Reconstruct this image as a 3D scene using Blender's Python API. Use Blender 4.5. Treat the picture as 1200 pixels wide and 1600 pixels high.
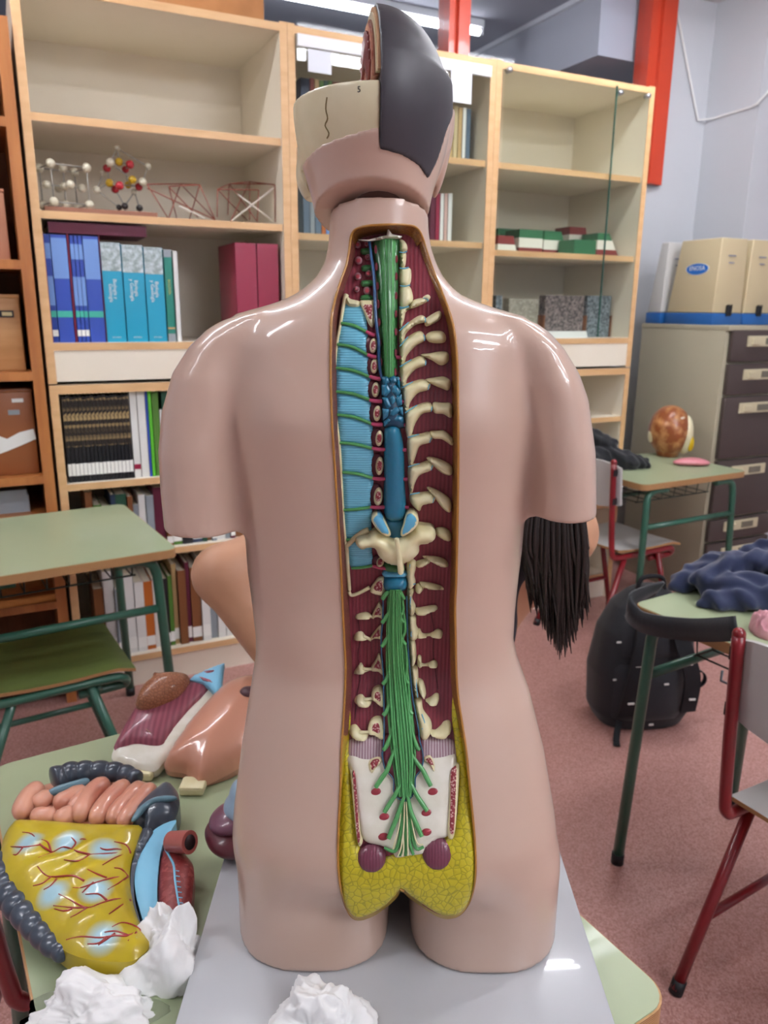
import bpy, bmesh, math, random
import numpy as np
from mathutils import Vector, Matrix
from mathutils.bvhtree import BVHTree
from mathutils.geometry import delaunay_2d_cdt

for o in list(bpy.data.objects):
    bpy.data.objects.remove(o)
SC = bpy.context.scene
COL = SC.collection
random.seed(7)

# ------------------------------------------------------------------ camera
CAMZ = 1.42
PITCH, ROLL, FPX = math.radians(14.8), 0.0099, 1200.0
FW = Vector((0, math.cos(PITCH), -math.sin(PITCH)))
UP0 = Vector((0, math.sin(PITCH), math.cos(PITCH)))
R0 = Vector((1, 0, 0))
RT = (R0 * math.cos(ROLL) + UP0 * math.sin(ROLL)).normalized()
UPV = (UP0 * math.cos(ROLL) - R0 * math.sin(ROLL)).normalized()
CAM = Vector((0, 0, CAMZ))
cd = bpy.data.cameras.new('camera')
cam = bpy.data.objects.new('camera', cd)
COL.objects.link(cam)
cam.matrix_world = Matrix((
    (RT.x, UPV.x, -FW.x, CAM.x), (RT.y, UPV.y, -FW.y, CAM.y), (RT.z, UPV.z, -FW.z, CAM.z), (0, 0, 0, 1)))
cd.sensor_fit = 'VERTICAL'
cd.sensor_height = 36.0
cd.lens = 36.0 * FPX / 1600.0
cd.clip_start = 0.02
cd.dof.use_dof = True
cd.dof.focus_distance = 0.68
cd.dof.aperture_fstop = 11.0
SC.camera = cam

# ------------------------------------------------------------------ world and exposure
w = bpy.data.worlds.new('world')
SC.world = w
w.use_nodes = True
w.node_tree.nodes['Background'].inputs[0].default_value = (0.75, 0.8, 0.88, 1)
w.node_tree.nodes['Background'].inputs[1].default_value = 0.12
vs = SC.view_settings
vs.view_transform = 'Standard'
vs.look = 'None'
vs.exposure = 0.2
vs.gamma = 1.0
vs.use_curve_mapping = False
LAMP = 40.0          # emission strength of the fluorescent tubes

# ------------------------------------------------------------------ measuring helpers
def ray(u, v):
    return FW + RT * ((u - 600) / FPX) - UPV * ((v - 800) / FPX)
def at_z(u, v, z):
    d = ray(u, v); return CAM + d * ((z - CAMZ) / d.z)
def at_y(u, v, y):
    d = ray(u, v); return CAM + d * (y / d.y)
def lerp_tab(tab, x):
    xs = [t[0] for t in tab]; return float(np.interp(x, xs, [t[1] for t in tab]))

# ------------------------------------------------------------------ materials
def lin(c):
    if isinstance(c, str):
        c = c.lstrip('#'); c = [int(c[i:i + 2], 16) / 255 for i in (0, 2, 4)]
    return tuple((x / 12.92 if x <= 0.04045 else ((x + 0.055) / 1.055) ** 2.4) for x in c) + (1,)
MATS = {}
def mat(name, col, rough=0.5, metal=0.0, coat=0.0, col2=None, pattern=None, scale=20.0, bump=0.0, bscale=None,
        mix=(0.4, 0.6), stretch=(1, 1, 1), trans=0.0, ior=1.45, emit=None, alpha=1.0, sheen=0.0, sss=0.0):
    if name in MATS: return MATS[name]
    m = bpy.data.materials.new(name); MATS[name] = m
    m.use_nodes = True
    nt = m.node_tree; N = nt.nodes; L = nt.links
    b = N['Principled BSDF']
    b.inputs['Base Color'].default_value = lin(col)
    b.inputs['Roughness'].default_value = rough
    b.inputs['Metallic'].default_value = metal
    b.inputs['Coat Weight'].default_value = coat
    b.inputs['Coat Roughness'].default_value = 0.04
    b.inputs['Transmission Weight'].default_value = trans
    b.inputs['IOR'].default_value = ior
    b.inputs['Alpha'].default_value = alpha
    b.inputs['Sheen Weight'].default_value = sheen
    if sss:
        b.inputs['Subsurface Weight'].default_value = sss
        b.inputs['Subsurface Radius'].default_value = (0.02, 0.01, 0.006)
        b.inputs['Subsurface Scale'].default_value = 0.2
    if emit:
        b.inputs['Emission Color'].default_value = lin(emit[0]); b.inputs['Emission Strength'].default_value = emit[1]
    if pattern or bump:
        tc = N.new('ShaderNodeTexCoord'); mp = N.new('ShaderNodeMapping')
        mp.inputs['Scale'].default_value = stretch
        L.new(tc.outputs['Object'], mp.inputs['Vector'])
        def tex(kind, sc):
            if kind in ('noise', 'fine'):
                t = N.new('ShaderNodeTexNoise'); t.inputs['Scale'].default_value = sc
                t.inputs['Detail'].default_value = 6 if kind == 'noise' else 2
                out = t.outputs['Fac']
            elif kind == 'voronoi':
                t = N.new('ShaderNodeTexVoronoi'); t.inputs['Scale'].default_value = sc
                out = t.outputs['Distance']
            elif kind == 'cells':
                t = N.new('ShaderNodeTexVoronoi'); t.feature = 'DISTANCE_TO_EDGE'; t.inputs['Scale'].default_value = sc
                out = t.outputs['Distance']
            elif kind == 'speck':
                t = N.new('ShaderNodeTexVoronoi'); t.inputs['Scale'].default_value = sc
                out = t.outputs['Color']
            elif kind in ('wave', 'wavez', 'wavex'):
                t = N.new('ShaderNodeTexWave'); t.inputs['Scale'].default_value = sc
                t.bands_direction = {'wave': 'X', 'wavex': 'X', 'wavez': 'Z'}[kind]
                t.inputs['Distortion'].default_value = 1.5
                t.inputs['Detail'].default_value = 2
                out = t.outputs['Fac']
            L.new(mp.outputs[0], t.inputs['Vector'])
            return out
        if pattern and col2 is not None:
            o = tex(pattern, scale)
            r = N.new('ShaderNodeValToRGB')
            r.color_ramp.elements[0].position = mix[0]; r.color_ramp.elements[0].color = lin(col)
            r.color_ramp.elements[1].position = mix[1]; r.color_ramp.elements[1].color = lin(col2)
            L.new(o, r.inputs[0]); L.new(r.outputs[0], b.inputs['Base Color'])
        if bump:
            o = tex(pattern or 'noise', bscale or scale)
            bp = N.new('ShaderNodeBump'); bp.inputs['Strength'].default_value = bump; bp.inputs['Distance'].default_value = 0.002
            L.new(o, bp.inputs['Height']); L.new(bp.outputs[0], b.inputs['Normal'])
    return m

# ------------------------------------------------------------------ mesh helpers
class MB:
    """collects shapes; build() links them as one mesh object"""
    def __init__(s): s.v = []; s.f = []
    def add(s, vs, fs):
        n = len(s.v); s.v += [Vector(p) for p in vs]; s.f += [[i + n for i in f] for f in fs]; return s
    def box(s, c, d, M=None, bev=0.0):
        x, y, z = d[0] / 2, d[1] / 2, d[2] / 2
        if bev <= 0:
            vs = [Vector((sx * x, sy * y, sz * z)) for sz in (-1, 1) for sx, sy in ((-1, -1), (1, -1), (1, 1), (-1, 1))]
            fs = [(3, 2, 1, 0), (4, 5, 6, 7), (0, 1, 5, 4), (1, 2, 6, 5), (2, 3, 7, 6), (3, 0, 4, 7)]
        else:
            bm = bmesh.new(); bmesh.ops.create_cube(bm, size=1)
            for q in bm.verts: q.co = Vector((q.co.x * d[0], q.co.y * d[1], q.co.z * d[2]))
            bmesh.ops.bevel(bm, geom=bm.edges[:], offset=min(bev, min(d) * 0.45), segments=2, affect='EDGES', profile=0.5)
            bm.verts.index_update()
            vs = [q.co.copy() for q in bm.verts]; fs = [[q.index for q in f.verts] for f in bm.faces]; bm.free()
        M = M or Matrix(); c = Vector(c)
        return s.add([M @ p + c if len(M) == 3 else M @ (p + c) for p in vs], fs)
    def tube(s, pts, r, n=10, caps=True, flat=1.0, ref=None):
        pts = [Vector(p) for p in pts]; m = len(pts)
        rs = [r] * m if not isinstance(r, (list, tuple)) else list(r)
        if len(rs) != m: rs = list(np.interp(np.linspace(0, 1, m), np.linspace(0, 1, len(rs)), rs))
        vs = []; prev = None
        for i in range(m):
            t = (pts[min(i + 1, m - 1)] - pts[max(i - 1, 0)])
            if t.length < 1e-9: t = Vector((0, 0, 1))
            t.normalize()
            if prev is None:
                a = Vector(ref) if ref else (Vector((0, 0, 1)) if abs(t.z) < 0.9 else Vector((0, 1, 0)))
                e1 = (a - t * a.dot(t)).normalized()
            else:
                e1 = prev - t * prev.dot(t)
                e1 = e1.normalized() if e1.length > 1e-6 else t.orthogonal().normalized()
            prev = e1; e2 = t.cross(e1)
            for k in range(n):
                an = 2 * math.pi * k / n
                vs.append(pts[i] + e1 * (rs[i] * flat * math.cos(an)) + e2 * (rs[i] * math.sin(an)))
        fs = [(i * n + k, i * n + (k + 1) % n, (i + 1) * n + (k + 1) % n, (i + 1) * n + k) for i in range(m - 1) for k in range(n)]
        if caps:
            fs.append(list(range(n))[::-1]); fs.append([(m - 1) * n + k for k in range(n)])
        return s.add(vs, fs)
    def ball(s, c, r, nu=14, nv=9, M=None):
        rr = r if isinstance(r, (tuple, list)) else (r, r, r); c = Vector(c)
        vs = [Vector((0, 0, -rr[2]))]
        for i in range(1, nv):
            a = -math.pi / 2 + math.pi * i / nv
            for k in range(nu):
                b = 2 * math.pi * k / nu
                vs.append(Vector((rr[0] * math.cos(a) * math.cos(b), rr[1] * math.cos(a) * math.sin(b), rr[2] * math.sin(a))))
        vs.append(Vector((0, 0, rr[2]))); last = len(vs) - 1
        fs = [(0, 1 + (k + 1) % nu, 1 + k) for k in range(nu)]
        for i in range(nv - 2):
            for k in range(nu):
                p = 1 + i * nu
                fs.append((p + k, p + (k + 1) % nu, p + nu + (k + 1) % nu, p + nu + k))
        p = 1 + (nv - 2) * nu
        fs += [(p + k, p + (k + 1) % nu, last) for k in range(nu)]
        M = M or Matrix.Identity(3)
        return s.add([M @ q + c for q in vs], fs)
    def prism(s, poly, z0, z1):
        n = len(poly)
        vs = [(p[0], p[1], z0) for p in poly] + [(p[0], p[1], z1) for p in poly]
        fs = [list(range(n))[::-1], list(range(n, 2 * n))] + [(i, (i + 1) % n, n + (i + 1) % n, n + i) for i in range(n)]
        return s.add(vs, fs)
    def xf(s, M):
        s.v = [M @ p for p in s.v]; return s

def wmat(o):
    M = o.matrix_basis.copy()
    while o.parent is not None:
        o = o.parent; M = o.matrix_basis @ M
    return M
def build(name, mb, m, parent=None, smooth=False, world=False, sharp=None):
    if world and parent is not None:
        Mi = wmat(parent).inverted(); vs = [Mi @ Vector(p) for p in mb.v]
    else: vs = mb.v
    me = bpy.data.meshes.new(name)
    me.from_pydata([tuple(p) for p in vs], [], mb.f)
    me.update()
    if smooth:
        me.shade_smooth()
        if sharp: me.set_sharp_from_angle(angle=math.radians(sharp))
    for x in (m if isinstance(m, list) else [m]): me.materials.append(x)
    o = bpy.data.objects.new(name, me); COL.objects.link(o)
    if parent is not None: o.parent = parent
    return o
def tag(o, label, cat, group=None):
    o['label'] = label; o['category'] = cat
    if group: o['group'] = group
    return o
def thing(name, label, cat, loc=(0, 0, 0), rz=0.0, group=None):
    o = bpy.data.objects.new(name, None); COL.objects.link(o)
    o.empty_display_size = 0.05
    o.matrix_world = Matrix.Translation(loc) @ Matrix.Rotation(rz, 4, 'Z')
    o.location = loc; o.rotation_euler = (0, 0, rz)
    return tag(o, label, cat, group)
def struct(o): o['kind'] = 'structure'; return o
def plabel(o, t): o['label'] = t; return o
def catmull(pts, n=6, closed=False):
    P = [Vector(p) for p in pts]; m = len(P); out = []
    rng = range(m) if closed else range(m - 1)
    for i in rng:
        p0 = P[(i - 1) % m] if closed or i > 0 else P[0]
        p1 = P[i]; p2 = P[(i + 1) % m]
        p3 = P[(i + 2) % m] if closed or i + 2 < m else P[-1]
        for k in range(n):
            t = k / n
            out.append(0.5 * ((2 * p1) + (p2 - p0) * t + (2 * p0 - 5 * p1 + 4 * p2 - p3) * t * t + (3 * p1 - p0 - 3 * p2 + p3) * t ** 3))
    if not closed: out.append(P[-1])
    return out
def resample(pts, step, closed=True):
    P = [Vector(p) for p in pts]
    if closed: P = P + [P[0]]
    d = np.array([0] + [(P[i + 1] - P[i]).length for i in range(len(P) - 1)]).cumsum()
    n = max(4, int(round(d[-1] / step)))
    t = np.linspace(0, d[-1], n, endpoint=not closed) if closed else np.linspace(0, d[-1], n)
    A = np.array([tuple(p) for p in P])
    return [Vector(q) for q in np.stack([np.interp(t, d, A[:, j]) for j in range(A.shape[1])], 1)]
def thin_glass(name, tint, fac=1.5, rough=0.0):
    m = bpy.data.materials.new(name); MATS[name] = m; m.use_nodes = True; nt = m.node_tree; N = nt.nodes; L = nt.links
    N.remove(N['Principled BSDF']); t = N.new('ShaderNodeBsdfTransparent'); t.inputs[0].default_value = lin(tint)
    g = N.new('ShaderNodeBsdfGlossy'); g.inputs['Roughness'].default_value = rough; lw = N.new('ShaderNodeLayerWeight'); lw.inputs[0].default_value = 0.5
    pw_ = N.new('ShaderNodeMath'); pw_.operation = 'POWER'; pw_.inputs[1].default_value = 5.0; L.new(lw.outputs['Facing'], pw_.inputs[0])
    f = N.new('ShaderNodeMath'); f.operation = 'MULTIPLY_ADD'; f.inputs[1].default_value = 0.7; f.inputs[2].default_value = fac; L.new(pw_.outputs[0], f.inputs[0])
    mx = N.new('ShaderNodeMixShader'); L.new(f.outputs[0], mx.inputs[0]); L.new(t.outputs[0], mx.inputs[1]); L.new(g.outputs[0], mx.inputs[2]); L.new(mx.outputs[0], N['Material Output'].inputs[0])
    return m
def poly_sd(poly, X, Y):
    """unsigned distance to outline and inside mask"""
    P = np.array([(p[0], p[1]) for p in poly]); Q = np.roll(P, -1, 0)
    D = np.full(X.shape, 1e9); ins = np.zeros(X.shape, bool)
    for (ax, ay), (bx, by) in zip(P, Q):
        ex, ey = bx - ax, by - ay; L2 = ex * ex + ey * ey + 1e-18
        t = np.clip(((X - ax) * ex + (Y - ay) * ey) / L2, 0, 1)
        D = np.minimum(D, np.hypot(X - ax - t * ex, Y - ay - t * ey))
        c = ((ay > Y) != (by > Y))
        with np.errstate(divide='ignore', invalid='ignore'):
            c &= X < (bx - ax) * (Y - ay) / ((by - ay) if by != ay else 1e-12) + ax
        ins ^= c
    return D, ins
def fill2d(poly, step, margin=0.5):
    """triangulated outline with interior points: returns pts(np), tris, dist"""
    P = np.array([(p[0], p[1]) for p in poly])
    lo, hi = P.min(0), P.max(0)
    gx = np.arange(lo[0] + step * 0.5, hi[0], step); gy = np.arange(lo[1] + step * 0.5, hi[1], step * 0.866)
    if len(gx) and len(gy):
        X, Y = np.meshgrid(gx, gy); X = X + (np.arange(len(gy)) % 2)[:, None] * step * 0.5
        D, ins = poly_sd(poly, X, Y); k = ins & (D > step * margin)
        IP = np.stack([X[k], Y[k]], 1); ID = D[k]
    else: IP = np.zeros((0, 2)); ID = np.zeros(0)
    allp = np.concatenate([P, IP]); n = len(P)
    r = delaunay_2d_cdt([Vector(p) for p in allp], [], [list(range(n))], 1, 1e-7)
    vv = np.array([tuple(p) for p in r[0]])
    dist = np.zeros(len(vv))
    for i, og in enumerate(r[3]):
        dist[i] = ID[og[0] - n] if og and og[0] >= n else 0.0
    return vv, [list(f) for f in r[2]], dist

def surface_nets(F, lo, h):
    """numpy surface extraction: F<0 inside"""
    ins = F < 0
    nx, ny, nz = F.shape
    c = np.zeros((nx - 1, ny - 1, nz - 1), np.int16)
    for a in (0, 1):
        for b in (0, 1):
            for d in (0, 1):
                c += ins[a:nx - 1 + a, b:ny - 1 + b, d:nz - 1 + d]
    act = (c > 0) & (c < 8)
    I, J, K = np.nonzero(act)
    idx = np.full(act.shape, -1, np.int64); idx[I, J, K] = np.arange(len(I))
    S = np.zeros((len(I), 3)); W = np.zeros(len(I))
    for ax in range(3):
        for a in (0, 1):
            for b in (0, 1):
                o0 = [0, 0, 0]; oth = [q for q in range(3) if q != ax]
                o0[oth[0]] = a; o0[oth[1]] = b; o1 = list(o0); o1[ax] = 1
                f0 = F[I + o0[0], J + o0[1], K + o0[2]]; f1 = F[I + o1[0], J + o1[1], K + o1[2]]
                cr = (f0 < 0) != (f1 < 0)
                t = np.where(cr, f0 / np.where(cr, f0 - f1, 1), 0)
                p = np.zeros((len(I), 3)); p[:, oth[0]] = a; p[:, oth[1]] = b; p[:, ax] = t
                S += p * cr[:, None]; W += cr
    V = np.array(lo) + (np.stack([I, J, K], 1) + S / W[:, None]) * h
    Q = []
    for ax in range(3):
        o1, o2 = [(1, 2), (2, 0), (0, 1)][ax]
        sl0 = [slice(1, -1)] * 3; sl0[ax] = slice(0, -1)
        sl1 = [slice(1, -1)] * 3; sl1[ax] = slice(1, None)
        a = ins[tuple(sl0)]; b = ins[tuple(sl1)]
        ch = np.nonzero(a != b)
        base = [ch[0], ch[1], ch[2]]
        for q in range(3):
            if q != ax: base[q] = base[q] + 1
        def cell(d1, d2):
            t = [base[0].copy(), base[1].copy(), base[2].copy()]
            t[o1] = t[o1] - d1; t[o2] = t[o2] - d2
            return idx[t[0], t[1], t[2]]
        q = np.stack([cell(1, 1), cell(0, 1), cell(0, 0), cell(1, 0)], 1)
        fl = ~a[ch]
        q[fl] = q[fl][:, ::-1]
        Q.append(q)
    Q = np.concatenate(Q)
    return V, Q
def nets_obj(name, F, lo, h, m, parent=None, relax=3):
    V, Q = surface_nets(F, lo, h)
    n = len(V)
    E = np.concatenate([Q[:, [0, 1]], Q[:, [1, 2]], Q[:, [2, 3]], Q[:, [3, 0]]])
    for _ in range(relax):
        for lam in (0.5, -0.52):
            acc = np.zeros_like(V); cnt = np.zeros(n)
            np.add.at(acc, E[:, 0], V[E[:, 1]]); np.add.at(acc, E[:, 1], V[E[:, 0]])
            np.add.at(cnt, E[:, 0], 1); np.add.at(cnt, E[:, 1], 1)
            V = V + lam * (acc / cnt[:, None] - V)
    me = bpy.data.meshes.new(name)
    if parent is not None:
        Mi = np.array(parent.matrix_world.inverted()); V = V @ Mi[:3, :3].T + Mi[:3, 3]
    me.from_pydata(V.tolist(), [], Q.tolist()); me.update(); me.shade_smooth()
    for x in (m if isinstance(m, list) else [m]): me.materials.append(x)
    o = bpy.data.objects.new(name, me); COL.objects.link(o)
    if parent is not None: o.parent = parent
    return o
def smin(a, b, k):
    h = np.clip(0.5 + 0.5 * (b - a) / k, 0, 1)
    return b + (a - b) * h - k * h * (1 - h)
def grid(lo, hi, h):
    ax = [np.arange(lo[i], hi[i] + h, h) for i in range(3)]
    return np.meshgrid(*ax, indexing='ij')
FONTS = {}
def text_mb(txt, size, M, depth=0.0004):
    """flat lettering as mesh: text runs along local x, up local y"""
    c = bpy.data.curves.new('t', 'FONT'); c.body = txt; c.size = size; c.align_x = 'CENTER'; c.align_y = 'CENTER'; c.resolution_u = 2
    c.extrude = depth
    o = bpy.data.objects.new('t', c); COL.objects.link(o)
    dg = bpy.context.evaluated_depsgraph_get()
    me = bpy.data.meshes.new_from_object(o.evaluated_get(dg))
    mb = MB().add([M @ v.co for v in me.vertices], [list(p.vertices) for p in me.polygons])
    bpy.data.objects.remove(o); bpy.data.curves.remove(c); bpy.data.meshes.remove(me)
    return mb
# ------------------------------------------------------------------ room frame: x along the bookcases, y into the wall
OX, OY, ANG = -0.76, 2.78, math.radians(25.98)
AX = Vector((math.cos(ANG), math.sin(ANG), 0)); NX = Vector((-math.sin(ANG), math.cos(ANG), 0))
def K(k, n, z=0.0): return Vector((OX, OY, 0)) + AX * k + NX * n + Vector((0, 0, z))
ROOM = Matrix.Translation((OX, OY, 0)) @ Matrix.Rotation(ANG, 4, 'Z')
def at_n(u, v, n):
    d = ray(u, v); q = CAM - Vector((OX, OY, 0)); s = (n - q.dot(NX)) / d.dot(NX)
    p = CAM + d * s; r = p - Vector((OX, OY, 0))
    return r.dot(AX), p.z           # (k, z) on the plane n
def room_box(mb, k0, k1, n0, n1, z0, z1):
    return mb.box(((k0 + k1) / 2, (n0 + n1) / 2, (z0 + z1) / 2), (k1 - k0, n1 - n0, z1 - z0))
def rstruct(name, mb, m):
    o = build(name, mb, m); o.matrix_world = ROOM; return struct(o)

M_floor = mat('terrazzo', '#bc9088', 0.4, coat=0.1, col2='#a07068', pattern='speck', scale=260, mix=(0.25, 0.8))
M_wall = mat('white_paint', '#cbced3', 0.6, bump=0.05, bscale=60)
M_grey = mat('grey_paint', '#c9cad0', 0.6)
M_ceil = mat('ceiling_paint', '#cfcfd0', 0.7)
M_corr = mat('corridor_paint', '#b4b4be', 0.8)
M_red = mat('red_metal', '#c8452c', 0.35, coat=0.2)
M_glass = thin_glass('pane_glass', '#fbfdff', 0.01)
M_tube = mat('tube_light', '#ffffff', 0.4, emit=('#f6f8ff', LAMP))
M_lampbody = mat('lamp_white', '#e6e6e6', 0.4)
# terrazzo: add small light chips
nt = M_floor.node_tree; N = nt.nodes; L = nt.links; bs = N['Principled BSDF']
src = bs.inputs['Base Color'].links[0].from_socket
tcx = [x for x in N if x.type == 'MAPPING'][0]
vo = N.new('ShaderNodeTexVoronoi'); vo.inputs['Scale'].default_value = 120; L.new(tcx.outputs[0], vo.inputs['Vector'])
rp = N.new('ShaderNodeValToRGB'); rp.color_ramp.elements[0].position = 0.10; rp.color_ramp.elements[0].color = (1, 1, 1, 1)
rp.color_ramp.elements[1].position = 0.16; rp.color_ramp.elements[1].color = (0, 0, 0, 1)
L.new(vo.outputs['Distance'], rp.inputs[0])
mx = N.new('ShaderNodeMix'); mx.data_type = 'RGBA'; mx.inputs['B'].default_value = lin('#d0b4aa')
L.new(rp.outputs[0], mx.inputs['Factor']); L.new(src, mx.inputs['A']); L.new(mx.outputs['Result'], bs.inputs['Base Color'])

M_cable0 = mat('trim_white', '#e6e6ea', 0.5)
WN = 0.56                                    # the wall behind the bookcases
rstruct('floor', room_box(MB(), -3.4, 4.6, -5.8, WN + 0.1, -0.05, 0), M_floor)
rstruct('ceiling', room_box(MB(), -3.4, 4.6, -5.8, WN + 0.1, 3.0, 3.05), M_ceil)
rstruct('wall_back', room_box(MB(), -3.4, 3.05, WN, WN + 0.1, 0, 2.08), M_wall)
mb = MB(); room_box(mb, 2.75, 3.05, WN, WN + 0.1, 2.08, 3.0)
rstruct('wall_back_corner', mb, M_wall)
pil = rstruct('wall_pillar', room_box(MB(), 3.05, 4.6, 0.217, WN + 0.1, 0, 3.0), M_wall)
rstruct('wall_right', room_box(MB(), 4.5, 4.6, -5.8, 0.217, 0, 3.0), M_wall)
rstruct('wall_left', room_box(MB(), -3.5, -3.4, -5.8, WN, 0, 3.0), M_wall)
rstruct('wall_rear', room_box(MB(), -3.4, 4.5, -5.9, -5.8, 0, 3.0), M_wall)
# glazing over the bookcases: red posts, rail, panes
win = bpy.data.objects.new('window_1', None); COL.objects.link(win); win.matrix_world = ROOM; struct(win)
posts = []
kk1, _ = at_n(713, 50, WN)
for k0, k1 in ((kk1 - 0.055, kk1 + 0.055), (kk1 - 2.65, kk1 - 2.54), (2.58, 2.75), (-2.6, -2.49)):
    mb = room_box(MB(), k0, k1, WN - 0.03, WN + 0.07, 2.08, 3.0)
    room_box(mb, k0 + (k1 - k0) * 0.35, k1 - (k1 - k0) * 0.35, WN - 0.05, WN - 0.03, 2.08, 3.0)
    build('post', mb, M_red, win)
build('sill_rail', room_box(MB(), -3.4, 2.75, WN - 0.02, WN + 0.06, 2.08, 2.13), M_red, win)
for k0, k1 in ((-2.49, kk1 - 2.65), (kk1 - 2.54, kk1 - 0.055), (kk1 + 0.055, 2.58)):
    build('pane', room_box(MB(), k0, k1, WN + 0.02, WN + 0.026, 2.13, 3.0), M_glass, win)
# the corridor behind the glazing
rstruct('corridor_ceiling', room_box(MB(), -3.4, 4.6, WN + 0.1, 3.6, 3.0, 3.05), M_corr)
rstruct('corridor_wall', room_box(MB(), -3.4, 4.6, 3.6, 3.7, 0, 3.0), M_corr)
rstruct('corridor_beam', room_box(MB(), 2.36, 2.85, WN + 0.1, 3.6, 2.69, 3.0), mat('corridor_beam', '#c4c5ce', 0.7))
rstruct('trim_1', room_box(MB(), 2.335, 2.36, WN + 0.1, 3.6, 2.975, 3.0), M_cable0)

def ceiling_lamp(k0, k1, n, label, tm=None):
    t = thing('ceiling_lamp', label, 'lamp', K((k0 + k1) / 2, n, 3.0), ANG, 'fluorescent ceiling lamps')
    L2 = (k1 - k0) / 2
    build('housing', MB().box((0, 0, -0.02), (2 * L2, 0.16 if not tm else 0.05, 0.04), bev=0.004), M_lampbody, t)
    for s in ((-0.045, 0.045) if not tm else (0.0,)):
        build('tube', MB().tube([(-L2 + .02, s, -0.06), (L2 - .02, s, -0.06)], 0.019, 10), tm or M_tube, t, True)
        for e in (-1, 1):
            build('socket', MB().box((e * (L2 - .012), s, -0.052), (0.024, 0.03, 0.05)), M_lampbody, t)
    return t
kl, _ = at_n(480, 0, 1.6)
ceiling_lamp(0.55, 2.09, 1.345, 'fluorescent tube lamp on the dark corridor ceiling behind the glazing', mat('corridor_tube', '#ffffff', 0.4, emit=('#f6f8ff', 11.0)))
for k0, n in ((-1.75, -0.62), (1.1, -0.62), (-2.8, -2.2), (0.95, -2.2), (0.3, -3.7), (0.45, -4.5), (0.45, -5.3)):  # unseen rear lamps added and placed to light the torso's back
    ceiling_lamp(k0, k0 + 1.5, n, 'white twin tube fluorescent lamp under the classroom ceiling')
# surface cable on the pillar
M_cable = mat('white_cable', '#e8e8e6', 0.4)
kp = 3.05
def on_pillar(u, v):                       # the pillar's side face k = 3.05
    d = ray(u, v); q = CAM - Vector((OX, OY, 0)); s = (kp - 0.006 - q.dot(AX)) / d.dot(AX); return CAM + d * s
c1, z1 = at_n(1056, 8, WN - 0.01); c2, z2 = at_n(1092, 188, WN - 0.01)
pts = [K(c1, WN - 0.01, z1), K(c2 - .01, WN - 0.012, z2), on_pillar(1115, 185), on_pillar(1172, 168)]
fx, zf = at_n(1182, 163, 0.217 - 0.012); gx, zg = at_n(1230, 112, 0.217 - 0.012)
pts += [K(fx, 0.205, zf), K(gx, 0.205, zg)]
cb = build('wall_cable', MB().tube(pts, 0.0065, 8), M_cable, None, True)
tag(cb, 'thin white surface cable pinned to the white pillar above the filing cabinet', 'cable')

# ------------------------------------------------------------------ bookcases
M_cream = mat('cream_melamine', '#efe6d4', 0.45, col2='#eadfca', pattern='noise', scale=3, mix=(0.3, 0.7))
M_beech = mat('beech_edge', '#dcb483', 0.45, col2='#cfa372', pattern='noise', scale=6, stretch=(1, 1, 6), mix=(0.35, 0.7))
M_oak = mat('orange_wood', '#b0713c', 0.4, coat=0.2, col2='#985a2b', pattern='noise', scale=5, stretch=(6, 6, 0.6), mix=(0.35, 0.7))
M_oakdark = mat('orange_wood_back', '#7a4a28', 0.6, col2='#6b3f20', pattern='noise', scale=5, stretch=(6, 6, 0.6), mix=(0.35, 0.7))
def board(parent, name, x0, x1, y0, y1, z0, z1, m=None, edge='front', em=None):
    o = build(name, room_box(MB(), x0, x1, y0 + 0.004, y1, z0, z1), m or M_cream, parent)
    if edge:
        build('edge_band', room_box(MB(), x0, x1, y0 + 0.001, y0 + 0.004, z0, z1), em or M_beech, o)
    return o
UD, UH = 0.52, 2.37
KU = [-0.412, 0.457, 1.320]; UWS = [0.868, 0.862, 0.825]
def bookcase(i, label, shelves_up, shelves_low):
    t = thing('bookcase', label, 'bookcase', K(KU[i], 0, 0), ANG, 'beech edged bookcases along the wall')
    th = 0.027; UW = UWS[i]
    for x0 in (0.0, UW - th):
        board(t, 'side_panel', x0, x0 + th, 0, UD, 1.165, UH)
        board(t, 'side_panel', x0, x0 + th, 0, UD, 0, 1.160)
    board(t, 'top_panel', th, UW - th, 0, UD, UH - 0.03, UH - 0.005)
    build('back_panel', room_box(MB(), th, UW - th, UD - 0.015, UD - 0.003, 0.06, UH - 0.03), M_cream, t)
    board(t, 'shelf', th, UW - th, 0.0, UD - 0.015, 1.275, 1.300)
    build('fascia', room_box(MB(), th, UW - th, 0.004, 0.022, 1.172, 1.275), M_cream, t)
    board(t, 'lower_top', th, UW - th, 0.0, UD - 0.015, 1.130, 1.160)
    for z in shelves_up: board(t, 'shelf', th, UW - th, 0.012, UD - 0.015, z - 0.024, z)
    for z in shelves_low: board(t, 'shelf', th, UW - th, 0.004, UD - 0.015, z - 0.024, z)
    build('plinth', room_box(MB(), th, UW - th, 0.02, 0.038, 0, 0.105), M_cream, t)
    return t
bc1 = bookcase(0, 'open beech edged bookcase holding molecule models and blue encyclopedias', (2.003, 1.716), (0.13, 0.541, 0.816))
bc2 = bookcase(1, 'beech edged bookcase behind the torso head, with white topped glass doors over books', (2.003, 1.690), (0.13, 0.541, 0.86))
bc3 = bookcase(2, 'beech edged glass fronted bookcase holding layered block models beside filing cabinet', (2.003, 1.665), (0.13, 0.50, 0.93))
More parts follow.
